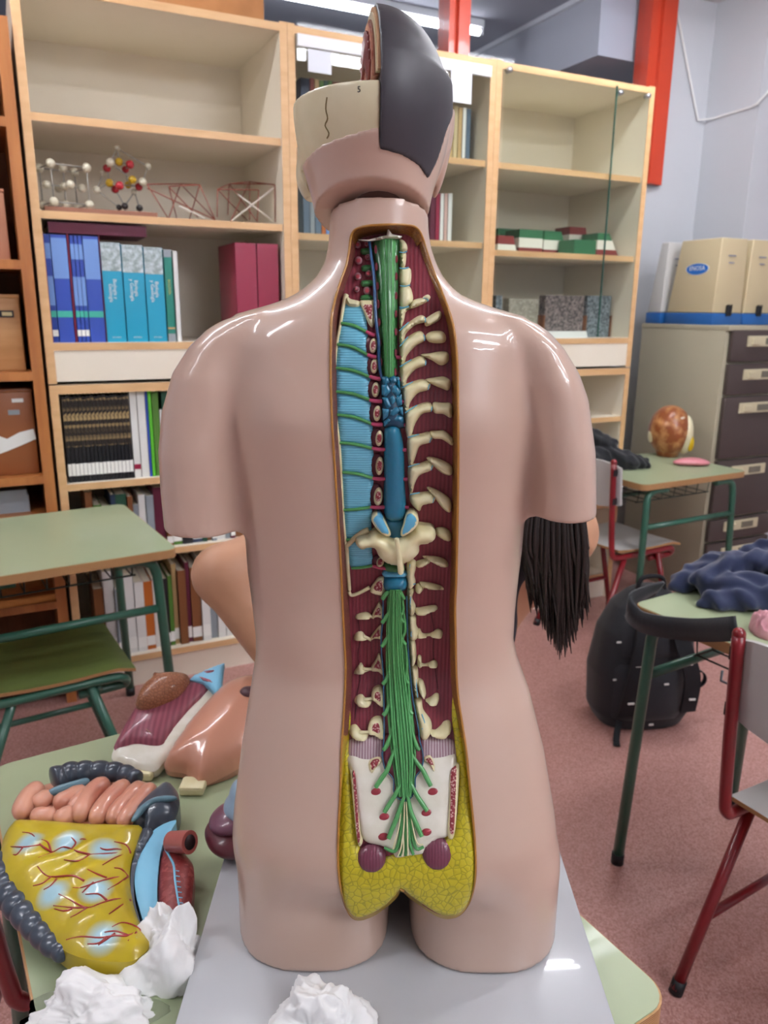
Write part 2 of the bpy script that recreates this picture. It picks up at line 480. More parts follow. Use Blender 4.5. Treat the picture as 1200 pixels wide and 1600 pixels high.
# glass doors
M_door = thin_glass('cabinet_glass', '#fbfdfb', 0.03)
M_gedge = mat('glass_edge', '#2f5a50', 0.1)
M_alu = mat('white_aluminium', '#e9eaec', 0.3)
def glass_door(t, x0, x1, y, z0, z1, edge_side):
    d = build('glass_door', room_box(MB(), x0, x1, y - 0.0025, y + 0.0025, z0, z1), M_door, t)
    xe = x1 if edge_side > 0 else x0
    build('glass_edge', room_box(MB(), xe - 0.0015, xe + 0.0015, y - 0.003, y + 0.003, z0, z1), M_gedge, d)
    return d
for x0, x1, s in ((0.032, 0.42, 1), (0.425, UWS[1] - 0.032, -1)):
    d = glass_door(bc2, x0, x1, -0.004, 1.31, 2.335, s)
    build('rail', room_box(MB(), x0, x1, -0.014, 0.0, 2.30, 2.338), M_alu, d)
d = glass_door(bc3, 0.032, 0.60, -0.012, 1.305, 2.345, 1)
d2 = glass_door(bc3, 0.605, UWS[2] - 0.032, -0.004, 1.305, 2.345, -1)
for x, z in ((0.62, 2.32), (UWS[2] - 0.05, 2.325), (0.05, 2.335)):
    build('hinge', MB().tube([(x, -0.02, z), (x, 0.004, z)], 0.011, 10), mat('steel', '#b9bcc0', 0.3, metal=0.9), bc3, True)
# brown bookcase at the left
t = thing('bookcase', 'orange brown wooden bookcase holding cardboard and wooden boxes', 'bookcase', K(-1.369, -0.02, 0), ANG)
WB = 0.945
for x0 in (0.0, WB - 0.035): board(t, 'side_panel', x0, x0 + 0.035, 0, 0.5, 0, 2.25, M_oak, 'front', M_oak)
board(t, 'top_panel', 0.035, WB - 0.035, 0, 0.5, 2.21, 2.24, M_oak, 'front', M_oak)
build('back_panel', room_box(MB(), 0.035, WB - 0.035, 0.485, 0.497, 0, 2.21), M_oakdark, t)
for z in (1.976, 1.56, 1.208, 0.858, 0.72, 0.40, 0.10): board(t, 'shelf', 0.035, WB - 0.035, 0.004, 0.485, z - 0.028, z, M_oak, 'front', M_oak)
bc0 = t
# ------------------------------------------------------------------ anatomical torso
ZB = 0.785                                   # top of the white board
TOR = thing('anatomical_torso', 'large glossy pink plastic torso model with an opened back showing the spine', 'anatomical model', (0.012, 0.70, ZB))
M_skin = mat('skin_plastic', '#c6aa99', 0.34, coat=0.55, sss=0.0)
YB = [(0.70, 0.612), (0.79, 0.612), (0.86, 0.600), (0.92, 0.599), (1.0, 0.622), (1.08, 0.648), (1.16, 0.647), (1.25, 0.632), (1.33, 0.622),
      (1.40, 0.634), (1.44, 0.652), (1.47, 0.668), (1.53, 0.676)]
YF = [(0.70, 0.785), (0.86, 0.80), (1.0, 0.80), (1.1, 0.80), (1.25, 0.845), (1.35, 0.84), (1.42, 0.80), (1.46, 0.785), (1.53, 0.785)]
def smooth_tab(tab, z):
    zz = np.linspace(0.66, 1.6, 377); y = np.interp(zz, [t[0] for t in tab], [t[1] for t in tab])
    k = np.hanning(17); k /= k.sum(); yp = np.pad(y, 8, mode='edge'); y = np.convolve(yp, k, 'valid')
    return np.interp(z, zz, y)
def rows_px(rows, y=0.70):
    out = []
    for v, a, b in rows:
        p = at_y(a, v, y); q = at_y(b, v, y); out.append(((p.z + q.z) / 2, p.x, q.x))
    out.sort(); return np.array(out)
RT_ = rows_px([(300, 513, 672), (340, 513, 671), (360, 512, 672), (385, 510, 676), (410, 505, 684), (430, 494, 694), (445, 480, 706), (458, 463, 721), (468, 445, 742),
               (478, 418, 770), (488, 388, 798), (500, 366, 822), (515, 350, 838), (540, 342, 846), (600, 348, 840), (700, 364, 832), (800, 375, 825), (860, 380, 820),
               (900, 383, 815), (960, 392, 808), (1000, 397, 805), (1030, 397, 811), (1080, 390, 829), (1160, 379, 848), (1240, 371, 860), (1320, 367, 868),
               (1390, 369, 869), (1450, 377, 864), (1540, 395, 850)])
HV = 0.003
lo = (-0.235, 0.565, ZB - 0.012); hi = (0.235, 0.87, 1.545)
X, Y, Z = grid(lo, hi, HV)
zz = Z[0, 0, :]
xl = np.interp(zz, RT_[:, 0], RT_[:, 1]); xr = np.interp(zz, RT_[:, 0], RT_[:, 2])
cx = (xl + xr) / 2; hw = (xr - xl) / 2
yb = smooth_tab(YB, zz); yf = smooth_tab(YF, zz)
# wide shoulder rows get thin: trapezius
thin = np.interp(zz, [1.36, 1.40, 1.43, 1.455, 1.48], [1, 0.95, 0.75, 0.7, 1.0])
ym = yb + (yf - yb) * 0.47
def superell(px, hwid, ymid, yback, yfront, p):
    dx = np.abs(px) / hwid
    dy = np.where(Y < ymid, (ymid - Y) / (ymid - yback), (Y - ymid) / (yfront - ymid))
    r = (dx ** p + np.abs(dy) ** p) ** (1 / p)
    return (r - 1) * np.minimum(hwid, (yfront - yback) / 2)
pw = np.interp(zz, [0.8, 1.0, 1.3, 1.42, 1.46, 1.5], [2.6, 2.5, 2.7, 2.3, 2.1, 2.1])
# relief: shoulder blades, spinal furrow
rel = 0.006 * np.exp(-(((np.abs(X - cx) - 0.088) / 0.035) ** 2 + ((Z - 1.335) / 0.055) ** 2)) \
    + 0.004 * np.exp(-(((np.abs(X - cx) - 0.075) / 0.03) ** 2 + ((Z - 1.12) / 0.10) ** 2))
ybx = yb - rel
body = superell(X - cx, hw, ym, ybx, yf, pw)
# two thigh stumps, with the cleft between them
legs = None
for (ua, ub) in ((378, 612), (634, 863)):
    p = at_y(ua, 1452, 0.69); q = at_y(ub, 1452, 0.69)
    c, h = (p.x + q.x) / 2, (q.x - p.x) / 2
    r = ((np.abs(X - c) / h) ** 2.5 + (np.abs(Y - 0.70) / 0.084) ** 2.5) ** (1 / 2.5)
    f = (r - 1) * 0.08
    legs = f if legs is None else np.minimum(legs, f)
CLX = (at_y(612, 1452, .69).x + at_y(634, 1452, .69).x) / 2
CLZ = at_y(627, 1391, 0.612).z
tb = np.clip((CLZ + 0.015 - zz) / 0.05, 0, 1); tb = tb * tb * (3 - 2 * tb)
torso = body * (1 - tb) + legs * tb
slit = np.maximum(np.abs(X - CLX) - (0.002 + np.clip(CLZ - Z, 0, 1) * 0.075), Z - CLZ + 0.0)
slit = np.maximum(slit, Y - 0.735)
torso = -smin(-torso, slit, 0.012)
# arms
for side, rows, zc in ((-1, [(496, 372, 420), (502, 350, 420), (515, 327, 410), (540, 300, 400), (580, 275, 392), (640, 258, 387), (700, 253, 384), (760, 256, 383), (860, 266, 383)], 1.222),
                       (1, [(498, 815, 775), (505, 834, 780), (520, 856, 788), (542, 877, 798), (580, 900, 806), (620, 914, 812), (700, 925, 818), (780, 927, 822), (860, 925, 822)], 1.239)):
    t_ = rows_px([(v, min(a, b), max(a, b)) for v, a, b in rows], 0.70)
    a = np.interp(zz, t_[:, 0], t_[:, 1]); b = np.interp(zz, t_[:, 0], t_[:, 2])
    dh = np.interp(zz, [1.22, 1.30, 1.36, 1.395, 1.415, 1.425], [0.054, 0.058, 0.056, 0.046, 0.032, 0.015])
    c, h = (a + b) / 2, (b - a) / 2
    r = ((np.abs(X - c) / h) ** 2.2 + (np.abs(Y - 0.703) / dh) ** 2.2) ** (1 / 2.2)
    f = (r - 1) * np.minimum(h, dh)
    f = np.where(Z > t_[-1, 0], np.maximum(f, Z - t_[-1, 0]), f)
    f = np.maximum(f, zc - Z)
    torso = smin(torso, f, 0.016)
torso = np.maximum(torso, Z - (1.509 - 0.19 * (Y - 0.675)))
torso = np.maximum(torso, ZB - Z)
skin = nets_obj('skin_shell', torso, lo, HV, [M_skin, M_skin], TOR, relax=6)

# opening outline measured on the skin, then cut
OUT = [(549, 368), (556, 358), (575, 353), (610, 351), (640, 352), (652, 357), (660, 371), (666, 390), (676, 420), (690, 455), (703, 490), (710, 520), (714, 560),
       (715, 600), (716, 700), (715, 800), (713, 900), (711, 950), (712, 1000), (713, 1050), (716, 1090), (722, 1130), (728, 1170), (734, 1230), (740, 1290),
       (743, 1340), (742, 1375), (735, 1405), (722, 1425), (705, 1433), (685, 1430), (660, 1415), (640, 1401), (627, 1390), (618, 1402), (600, 1418), (580, 1430),
       (560, 1436), (548, 1430), (538, 1410), (531, 1380), (528, 1340), (529, 1290), (532, 1230), (533, 1180), (535, 1150), (538, 1100), (540, 1044), (538, 1000),
       (535, 940), (532, 870), (529, 820), (524, 740), (520, 680), (517, 600), (517, 540), (518, 500), (523, 470), (532, 440), (541, 415), (545, 395), (547, 380)]
Mw = TOR.matrix_world
bvh = BVHTree.FromPolygons([Mw @ v.co for v in skin.data.vertices], [list(p.vertices) for p in skin.data.polygons])
def on_skin(u, v):
    d = ray(u, v); h = bvh.ray_cast(CAM, d.normalized())
    return h[0] if h[0] is not None else at_y(u, v, 0.64)
DEP = [(0.80, 0.004), (0.90, 0.006), (0.95, 0.010), (1.0, 0.018), (1.06, 0.024), (1.6, 0.026)]
def yfl(z): return float(smooth_tab(YB, z)) + lerp_tab(DEP, z)
def fl(u, v, h=0.0):
    """photo measure -> point on the cavity floor, h metres proud of it"""
    y = 0.66
    for _ in range(5):
        p = at_y(u, v, y); y = yfl(p.z) - h
    return at_y(u, v, y)
out_px = resample(catmull([(a, b, 0) for a, b in OUT], 5, True), 4.0)
out3 = [on_skin(p.x, p.y) for p in out_px]
out2 = [(p.x, p.z) for p in out3]
vv, tt, dd = fill2d(out2, 0.008)
cm = MB()
nb = len(out2)
front = [Vector((x, 0.5, z)) for x, z in out2]
backp = [Vector((p[0], yfl(p[1]) + 0.005, p[1])) for p in vv]
# fill2d keeps the outline points first
cm.add(front + backp, [list(range(nb))] + [[nb + i for i in f[::-1]] for f in tt] + [(i, nb + i, nb + (i + 1) % nb, (i + 1) % nb) for i in range(nb)])
cut = build('cutter', cm, M_skin)
bm = bmesh.new(); bm.from_mesh(cut.data); bmesh.ops.recalc_face_normals(bm, faces=bm.faces); bm.to_mesh(cut.data); bm.free()
bo = skin.modifiers.new('open', 'BOOLEAN'); bo.object = cut; bo.operation = 'DIFFERENCE'; bo.solver = 'EXACT'
bpy.context.view_layer.update()
dg = bpy.context.evaluated_depsgraph_get()
nm = bpy.data.meshes.new_from_object(skin.evaluated_get(dg))
skin.modifiers.clear(); old = skin.data; skin.data = nm; nm.name = 'skin_shell'; bpy.data.meshes.remove(old)
bpy.data.objects.remove(cut)
nm.shade_smooth(); nm.set_sharp_from_angle(angle=math.radians(50))

build('cleft_shade', MB().box((CLX, 0.728, (ZB + CLZ) / 2 + 0.001), (0.022, 0.012, CLZ - ZB - 0.006)), mat('cleft_shade_black', '#151416', 0.6), TOR, world=True)  # added box; its black colour stands in for shade in the slit
# ------------------------------------------------------------------ inside the opened back
A_ = lambda x, y: (500 + x / 4.615, 330 + y / 4.615)
B_ = lambda x, y: (500 + x / 4.615, 580 + y / 4.615)
C_ = lambda x, y: (500 + x / 4.615, 860 + y / 4.615)
D_ = lambda x, y: (500 + x / 4.286, 1140 + y / 4.286)
def conv(fn, pts): return [fn(*p) for p in pts]
M_bone = mat('bone_cream', '#e6dfb6', 0.4, coat=0.3, col2='#dbd09c', pattern='noise', scale=60, mix=(0.4, 0.75))
M_muscle = mat('muscle_maroon', '#86323f', 0.38, coat=0.35, col2='#752a37', pattern='wavex', scale=90, stretch=(1, 0.2, 0.25), mix=(0.1, 1.0), bump=0.15)
M_pleura = mat('pleura_blue', '#80d2ec', 0.35, coat=0.3, col2='#69bcda', pattern='wavez', scale=150, stretch=(0.15, 0.2, 1), mix=(0.5, 0.95), bump=0.25)
M_nerve = mat('nerve_green', '#539c5a', 0.35, coat=0.4)
M_nerved = mat('nerve_dark_green', '#36723f', 0.35, coat=0.4)
M_pink = mat('vessel_pink', '#b9476a', 0.35, coat=0.4)
M_dura = mat('dura_blue', '#1e6d8a', 0.3, coat=0.4)
M_durad = mat('dura_dark', '#123f58', 0.35, coat=0.4)
M_light = mat('light_blue', '#62b4d6', 0.3, coat=0.4)
M_marrow = mat('marrow', '#cfa9a0', 0.5, col2='#8a2f38', pattern='voronoi', scale=500, mix=(0.25, 0.5), bump=0.4)
M_fat = mat('fat_yellow', '#8f8a1a', 0.35, coat=0.35, col2='#bdb022', pattern='cells', scale=150, mix=(0.0, 0.08), bump=0.5)
M_rim = mat('rim_brown', '#8a5a1e', 0.4, coat=0.3, col2='#6e431d', pattern='fine', scale=600, mix=(0.4, 0.65), bump=0.3)
M_rimy = mat('rim_yellow', '#a88a1c', 0.4, coat=0.3)
M_rimr = mat('rim_red_stipple', '#7e4a3a', 0.45, col2='#5c2c26', pattern='fine', scale=900, mix=(0.4, 0.65), bump=0.5)
M_purple = mat('muscle_purple', '#713648', 0.4, coat=0.3, col2='#653041', pattern='wave', scale=110, mix=(0.1, 1.0), bump=0.12)
M_tendon = mat('tendon_white', '#c4b4b8', 0.4, coat=0.3, col2='#94707e', pattern='wavex', scale=120, stretch=(1, .2, .3), mix=(0.1, 1.0), bump=0.15)
M_sacrum = mat('sacrum_white', '#ebe8da', 0.4, coat=0.35, col2='#d8d4be', pattern='noise', scale=40, mix=(0.35, 0.75))
M_holer = mat('hole_red', '#9c3540', 0.4, coat=0.3)

def puff(name, px, m, H, r=None, base=0.0, step=0.0022, smooth_n=4, parent=None, mid=None):
    """domed piece on the cavity floor; outline in photo measures"""
    pl = catmull([(a, b, 0) for a, b in px], smooth_n, True) if smooth_n else [Vector((a, b, 0)) for a, b in px]
    p3 = [fl(p.x, p.y, base) for p in pl]
    o2 = resample([(p.x, p.z) for p in p3], step * 0.8)
    vv, tt, dd = fill2d(o2, step)
    r = r or max(dd.max(), 1e-4)
    mb = MB()
    q = np.clip(dd / r, 0, 1); hh = H * np.sqrt(np.clip(1 - (1 - q) ** 2, 0, 1))
    top = [Vector((p[0], yfl(p[1]) - base - h, p[1])) for p, h in zip(vv, hh)]
    n = len(o2)
    # the outline ring is sunk: a skirt below the floor
    skirt = [Vector((p[0], yfl(p[1]) + 0.003, p[1])) for p in vv[:n]]
    mb.add(top + skirt, [f[::-1] for f in tt] + [(i, (i + 1) % n, len(top) + (i + 1) % n, len(top) + i) for i in range(n)])
    o = build(name, mb, m, parent or TOR, True, world=True, sharp=70)
    return o
def strand(name, px, m, rpx, h=0.0, n=8, parent=None, flat=1.0, seg=5):
    """rounded cord on the floor; rpx radius in photo pixels"""
    pl = catmull([(a, b, 0) for a, b in px], seg) if len(px) > 2 else [Vector((a, b, 0)) for a, b in px]
    rs = rpx if isinstance(rpx, (list, tuple)) else [rpx]
    rs = np.interp(np.linspace(0, 1, len(pl)), np.linspace(0, 1, len(rs)), rs) if len(rs) > 1 else [rs[0]] * len(pl)
    pts = [fl(p.x, p.y, h) for p in pl]
    mb = MB().tube(pts, [r * 0.00056 for r in rs], n, ref=(0, -1, 0), flat=flat)
    return build(name, mb, m, parent or TOR, True, world=True, sharp=60)

# floor of muscle and rim
def inset_px(p):
    u, v = p
    l = 10 if v < 1150 else max(3, 10 - (v - 1150) / 12)
    r = 9 if v < 1100 else max(3, 9 - (v - 1100) / 20)
    c = 622 if v > 1000 else 615
    du = l if u < c else -r
    if 1380 < v and 590 < u < 660: du = 0
    dv = 14 if v < 375 else (-3 if v > 1380 else 0)
    return (u + du, v + dv)
ins_px = [inset_px((p.x, p.y)) for p in out_px]
ins3 = [fl(u, v) for u, v in ins_px]
nb = len(out3)
mbs = {'l': MB(), 'r': MB(), 'y': MB(), 't': MB()}
for i in range(nb):
    j = (i + 1) % nb
    a, b = Vector(out3[i]), Vector(out3[j]); c, d = ins3[j], ins3[i]
    a = a + Vector((0, -0.0008, 0)); b = b + Vector((0, -0.0008, 0))
    m1 = (a + d) / 2 + Vector((0, -0.003, 0)); m2 = (b + c) / 2 + Vector((0, -0.003, 0))
    v = out_px[i].y; u = out_px[i].x
    key = 'y' if v > 1150 else ('t' if v < 375 else ('l' if u < 615 else 'r'))
    mbs[key].add([a, b, m2, m1, c, d], [(0, 1, 2, 3), (3, 2, 4, 5)])
for key, m in (('l', M_rimr), ('r', M_rim), ('y', M_rimy), ('t', M_rim)):
    o = build('cut_rim', mbs[key], m, TOR, True, world=True)
    bm = bmesh.new(); bm.from_mesh(o.data); bmesh.ops.remove_doubles(bm, verts=bm.verts, dist=1e-5); bm.to_mesh(o.data); bm.free(); o.data.shade_smooth()
lipp = [p + Vector((0, -0.0006, 0)) for p in out3]
plabel(build('opening_edge', MB().tube(lipp + lipp[:2], 0.0011, 6, caps=False), mat('edge_gold', '#a8742e', 0.4, coat=0.4), TOR, True, world=True), 'thin golden brown edge around the opening')
pl = catmull([(a, b, 0) for a, b in ins_px[::3]], 2, True)
i2 = resample([(p.x, p.z) for p in ins3], 0.003)
vv, tt, dd = fill2d(i2, 0.006)
build('muscle_bed', MB().add([Vector((p[0], yfl(p[1]), p[1])) for p in vv], [f[::-1] for f in tt]), M_muscle, TOR, True, world=True)

# fat around the sacrum
fatpx = [(541, 1085), (548, 1120), (545, 1160), (548, 1200), (552, 1260), (560, 1320), (580, 1345), (620, 1335), (665, 1330), (690, 1310), (712, 1290), (716, 1230), (712, 1170), (706, 1120), (709, 1080), (716, 1095),
         (722, 1135), (728, 1175), (734, 1235), (740, 1295), (742, 1340), (741, 1375), (734, 1404), (721, 1424), (705, 1431), (686, 1428), (661, 1413), (641, 1399), (627, 1388),
         (617, 1400), (600, 1416), (580, 1428), (560, 1434), (549, 1428), (539, 1409), (532, 1380), (530, 1340), (531, 1290), (534, 1230), (535, 1180), (536, 1150)]
plabel(puff('fat_tissue', fatpx, M_fat, 0.005, 0.012, 0.0015, 0.003, 3), 'yellow fat with a cell pattern')
# tendon and sacrum
for px in ([(545, 1158), (570, 1152), (600, 1155), (602, 1190), (575, 1192), (546, 1190)], [(655, 1155), (690, 1153), (710, 1160), (712, 1192), (690, 1190), (657, 1190)]):
    puff('tendon', px, M_tendon, 0.003, 0.006, 0.001, 0.003)
sac = conv(D_, [(180, 205), (215, 165), (300, 190), (420, 185), (545, 160), (680, 180), (790, 180), (890, 160), (915, 210), (905, 330), (880, 520), (862, 700), (790, 735), (725, 780), (695, 830), (600, 842),
                (510, 858), (480, 805), (400, 775), (300, 745), (262, 640), (225, 430), (200, 280)])
SAC = plabel(puff('sacrum', sac, M_sacrum, 0.006, 0.014, 0.003, 0.003), 'cream white sacrum with red nerve holes')
for px in ([(200, 265), (228, 290), (255, 500), (272, 690), (288, 745), (263, 785), (243, 700), (222, 500)], [(862, 275), (915, 235), (935, 260), (920, 500), (903, 690), (880, 735), (850, 690), (862, 480)]):
    o = puff('iliac_cut', conv(D_, px), M_bone, 0.005, 0.003, 0.005, 0.002, 3)
    cx_ = sum(p[0] for p in px) / len(px); cy_ = sum(p[1] for p in px) / len(px)
    q = [(cx_ + (x - cx_) * 0.55, cy_ + (y - cy_) * 0.9) for x, y in px]
    puff('marrow', conv(D_, q), M_marrow, 0.001, None, 0.0098, 0.002, 3, parent=None)
for px in ([(325, 225), (375, 195), (410, 200), (405, 225), (370, 265), (340, 300)], [(700, 195), (740, 185), (770, 240), (765, 290), (735, 240), (705, 215)]):
    puff('facet', conv(D_, px), M_bone, 0.003, 0.002, 0.007, 0.0018)
    cx_ = sum(p[0] for p in px) / len(px); cy_ = sum(p[1] for p in px) / len(px)
    puff('marrow', conv(D_, [(cx_ + (x - cx_) * 0.72, cy_ + (y - cy_) * 0.72) for x, y in px]), M_marrow, 0.001, None, 0.0096, 0.0018)
def disc(name, c, rx, ry, m, H, base, fn=None, n=14, rot=0.0, parent=None):
    pts = []
    for k in range(n):
        a = 2 * math.pi * k / n; x, y = rx * math.cos(a), ry * math.sin(a)
        pts.append((c[0] + x * math.cos(rot) - y * math.sin(rot), c[1] + x * math.sin(rot) + y * math.cos(rot)))
    return puff(name, conv(fn, pts) if fn else pts, m, H, None, base, 0.0016, 2, parent=parent)
for c in ((375, 415), (755, 415), (430, 583), (712, 556), (425, 716), (712, 686)):
    disc('nerve_hole', c, 36, 27, M_holer, 0.0012, 0.0088, D_, rot=-0.2)
for c, rx, ry in (((345, 862), 96, 92), ((785, 830), 100, 108)):
    plabel(disc('muscle_bulb', c, rx, ry, M_purple, 0.006, 0.004, D_), 'round purple muscle end')

# ---- left side: blue pleura panels and green nerves
nerv = [((537, 474), (570, 478)), ((533, 505), (573, 519)), ((527, 538), (575, 555)), ((525, 575), (577, 589)), ((525, 612), (578, 625)), ((527, 648), (580, 662)), ((531, 692), (582, 701)),
        ((535, 738), (582, 747)), ((537, 797), (580, 792)), ((541, 843), (579, 838)), ((549, 888), (582, 884))]
def bow(a, b, k=0.45): return ((a[0] + b[0]) / 2, a[1] + (b[1] - a[1]) * 0.28)
for i in range(len(nerv) - 1):
    a, b = nerv[i]; c, d = nerv[i + 1]
    top = [a, bow(a, b), b]; bot = [d, bow(c, d), c]
    px = top + [((b[0] + d[0]) / 2 + 0.5, (b[1] + d[1]) / 2)] + bot + [((a[0] + c[0]) / 2 - 0.3, (a[1] + c[1]) / 2)]
    puff('pleura_panel', px, M_pleura, 0.003, 0.004, 0.002, 0.003, 3)
for i, (a, b) in enumerate(nerv):
    if i == 0: continue
    if i == 9: b = (562, 847)
    o = strand('intercostal_nerve', [a, bow(a, b), b], M_nerve, [2.2, 2.6, 2.4], 0.0055)
pinks = [((572, 518), (586, 524)), ((574, 554), (588, 558)), ((577, 588), (595, 592)), ((577, 625), (597, 627)), ((580, 662), (598, 663)), ((581, 700), (602, 702)), ((582, 747), (602, 748)), ((579, 792), (602, 792)), ((582, 884), (603, 888))]
for a, b in pinks: strand('vessel_root', [a, ((a[0] + b[0]) / 2, (a[1] + b[1]) / 2 + 1), b], M_pink, [2.4, 3.2, 3.0], 0.006)
for y in (558, 592, 627, 663, 702, 748, 792):
    x = 622 + (y - 558) * 0.045
    strand('vessel_root', [(x - 3, y), (x + 6, y + 1)], M_pink, 3.0, 0.006)
# cream strip of cut rib edge
strand('rib_edge', [(541, 461), (537, 476), (532, 505), (526, 540), (523, 575), (522, 620), (525, 660), (529, 690), (532, 730), (535, 790), (538, 835), (541, 855), (543, 885), (546, 922)], M_bone, [4, 3, 2.5, 2.2, 2.2, 2.4, 3, 3, 2.6, 2.6, 3, 4, 3.5, 3], 0.004, flat=1.3)
strand('rib_stub', [(545, 924), (549, 930), (560, 927), (577, 918)], M_bone, [3, 3, 3.2, 3.5], 0.005)
puff('rib_stub', conv(A_, [(185, 590), (215, 630), (285, 650), (280, 690), (215, 690), (180, 650)]), M_bone, 0.005, None, 0.004)
strand('rib_stub', [(541, 854), (552, 843), (566, 832), (576, 828)], M_bone, [3.5, 4.5, 4.5, 5], 0.006)
# sections of the vertebrae, left column
def section(px, fn=None, H=0.004, base=0.004, k=0.62):
    p = conv(fn, px) if fn else px
    o = puff('vertebra_section', p, M_bone, H, 0.002, base, 0.0018, 4)
    cx_ = sum(q[0] for q in p) / len(p); cy_ = sum(q[1] for q in p) / len(p)
    puff('marrow', [(cx_ + (x - cx_) * k, cy_ + (y - cy_) * k) for x, y in p], M_marrow, 0.0008, None, base + H - 0.0002, 0.0016, 3, parent=None)
    return o
def oval(cx_, cy_, w_, h_, n=10, lean=0.0):
    return [(cx_ + w_ / 2 * math.cos(2 * math.pi * k / n) + lean * math.sin(2 * math.pi * k / n), cy_ + h_ / 2 * math.sin(2 * math.pi * k / n)) for k in range(n)]
for cx_, cy_, w_, h_ in ((583.4, 540, 12, 24), (585, 572, 12, 24), (587, 609, 12.5, 24), (589.5, 646, 12.5, 25), (592.5, 685, 12, 25), (593, 728, 12.5, 29), (591, 776, 14, 29), (594, 879, 12, 16)):
    disc('pocket', (cx_ - 3, cy_), 10.5, h_ * 0.68, mat('pocket_red', '#5a1f2c', 0.4, coat=0.3), 0.002, 0.003)
    section(oval(cx_, cy_, w_, h_, lean=-0.8), base=0.005)
section([(285, 650), (330, 640), (392, 645), (397, 700), (385, 830), (355, 820), (310, 720)], A_)
section([(360, 292), (410, 212), (440, 198), (466, 205), (466, 318), (410, 320)], C_)
for px, pr in (([(370, 490), (395, 430), (425, 380), (448, 420), (460, 495), (415, 480)], [(255, 490), (265, 465), (330, 448), (368, 468), (350, 497), (290, 498)]),
               ([(350, 652), (400, 585), (438, 545), (446, 600), (445, 640), (400, 635)], [(245, 645), (258, 600), (300, 588), (325, 615), (352, 640), (300, 652)]),
               ([(365, 862), (400, 800), (425, 750), (448, 810), (460, 902), (415, 872)], [(245, 890), (270, 845), (295, 812), (322, 850), (368, 858), (320, 882)]),
               ([(370, 1070), (382, 1005), (430, 983), (458, 1035), (455, 1132), (400, 1095)], [(248, 1092), (262, 1055), (300, 1042), (330, 1070), (375, 1085), (345, 1132), (290, 1125)]),
               ([(345, 1315), (360, 1240), (408, 1207), (450, 1230), (460, 1362), (390, 1335)], [(210, 1312), (222, 1270), (260, 1262), (300, 1308), (350, 1318), (325, 1372), (250, 1358)])):
    section(px, C_, k=0.55)
    plabel(puff('transverse_process', conv(C_, pr), M_bone, 0.007, None, 0.002), 'cream bone knob')
    c0 = pr[3]; c1 = px[0]
    strand('bone_neck', [C_(c0[0] - 15, c0[1] + 5), C_((c0[0] + c1[0]) / 2 + 8, (c0[1] + c1[1]) / 2), C_(c1[0] + 20, c1[1] - 8)], M_bone, [3.5, 2.8, 3.5], 0.004)
# upper left: cervical roots
for x, y, r in ((270, 240, 24), (278, 355, 27), (272, 470, 26), (265, 562, 21), (345, 330, 23), (350, 448, 24), (340, 572, 28), (335, 235, 16)):
    c = A_(x, y)
    plabel(disc('nerve_root_section', c, r / 4.6, r / 4.2, mat('root_pink', '#a07078', 0.45, coat=0.3), 0.003, 0.003), 'small round pink nerve section')
    disc('marrow', c, r / 8, r / 8, M_holer, 0.0008, 0.0058)
for x, y in ((335, 290), (340, 412), (338, 522), (335, 628)):
    puff('nerve_band', conv(A_, [(x - 38, y - 20), (x + 35, y - 24), (x + 38, y + 16), (x - 35, y + 22)]), M_nerved, 0.003, 0.002, 0.003, 0.0016, 2)
# ---- cord
vein = [(577, 375), (580, 400), (584, 430), (586, 470), (588, 505), (592, 535), (592, 558), (594, 578), (597, 592)]
strand('blue_vein', vein, mat('vein_blue', '#1d4f80', 0.3, coat=0.4), [2.2, 2.4, 2.4, 2.2], 0.009)
cordL = conv(A_, [(388, 200), (400, 400), (415, 600), (425, 800), (440, 1000), (455, 1195)])
cordR = conv(A_, [(570, 200), (568, 400), (566, 600), (560, 800), (556, 1000), (552, 1195)])
plabel(puff('nerve_sheath', cordL + cordR[::-1], M_nerved, 0.006, 0.006, 0.003, 0.0025, 3), 'dark green sheath beside the cord')
c1 = conv(A_, [(425, 195), (432, 400), (440, 700), (455, 1000), (465, 1192)]); c2 = conv(A_, [(548, 195), (545, 400), (540, 700), (535, 1000), (535, 1192)])
plabel(puff('spinal_cord', c1 + c2[::-1], M_nerve, 0.010, None, 0.006, 0.0022, 3), 'ribbed green spinal cord')
for x0, x1 in ((468, 480), (492, 498), (515, 514)):
    strand('cord_groove', conv(A_, [(x0, 205), (x0 + 2, 500), (x1 + 3, 900), (x1 + 4, 1180)]), M_nerved, 0.7, 0.0163)
for k, y in enumerate((275, 400, 540, 670, 800, 950, 1090)):
    disc('root_gap', A_(402 + k * 6.2, y), 2.2, 7.0, M_muscle, 0.0015, 0.0085)
    disc('root_gap', A_(553 - k * 1.2, y + 70), 2.0, 6.5, M_muscle, 0.0015, 0.0085)
puff('torn_membrane', conv(A_, [(275, 203), (350, 205), (440, 180), (480, 172), (490, 120), (520, 165), (595, 180), (560, 195), (470, 200), (350, 215)]), M_sacrum, 0.004, None, 0.014, 0.0016, 2)
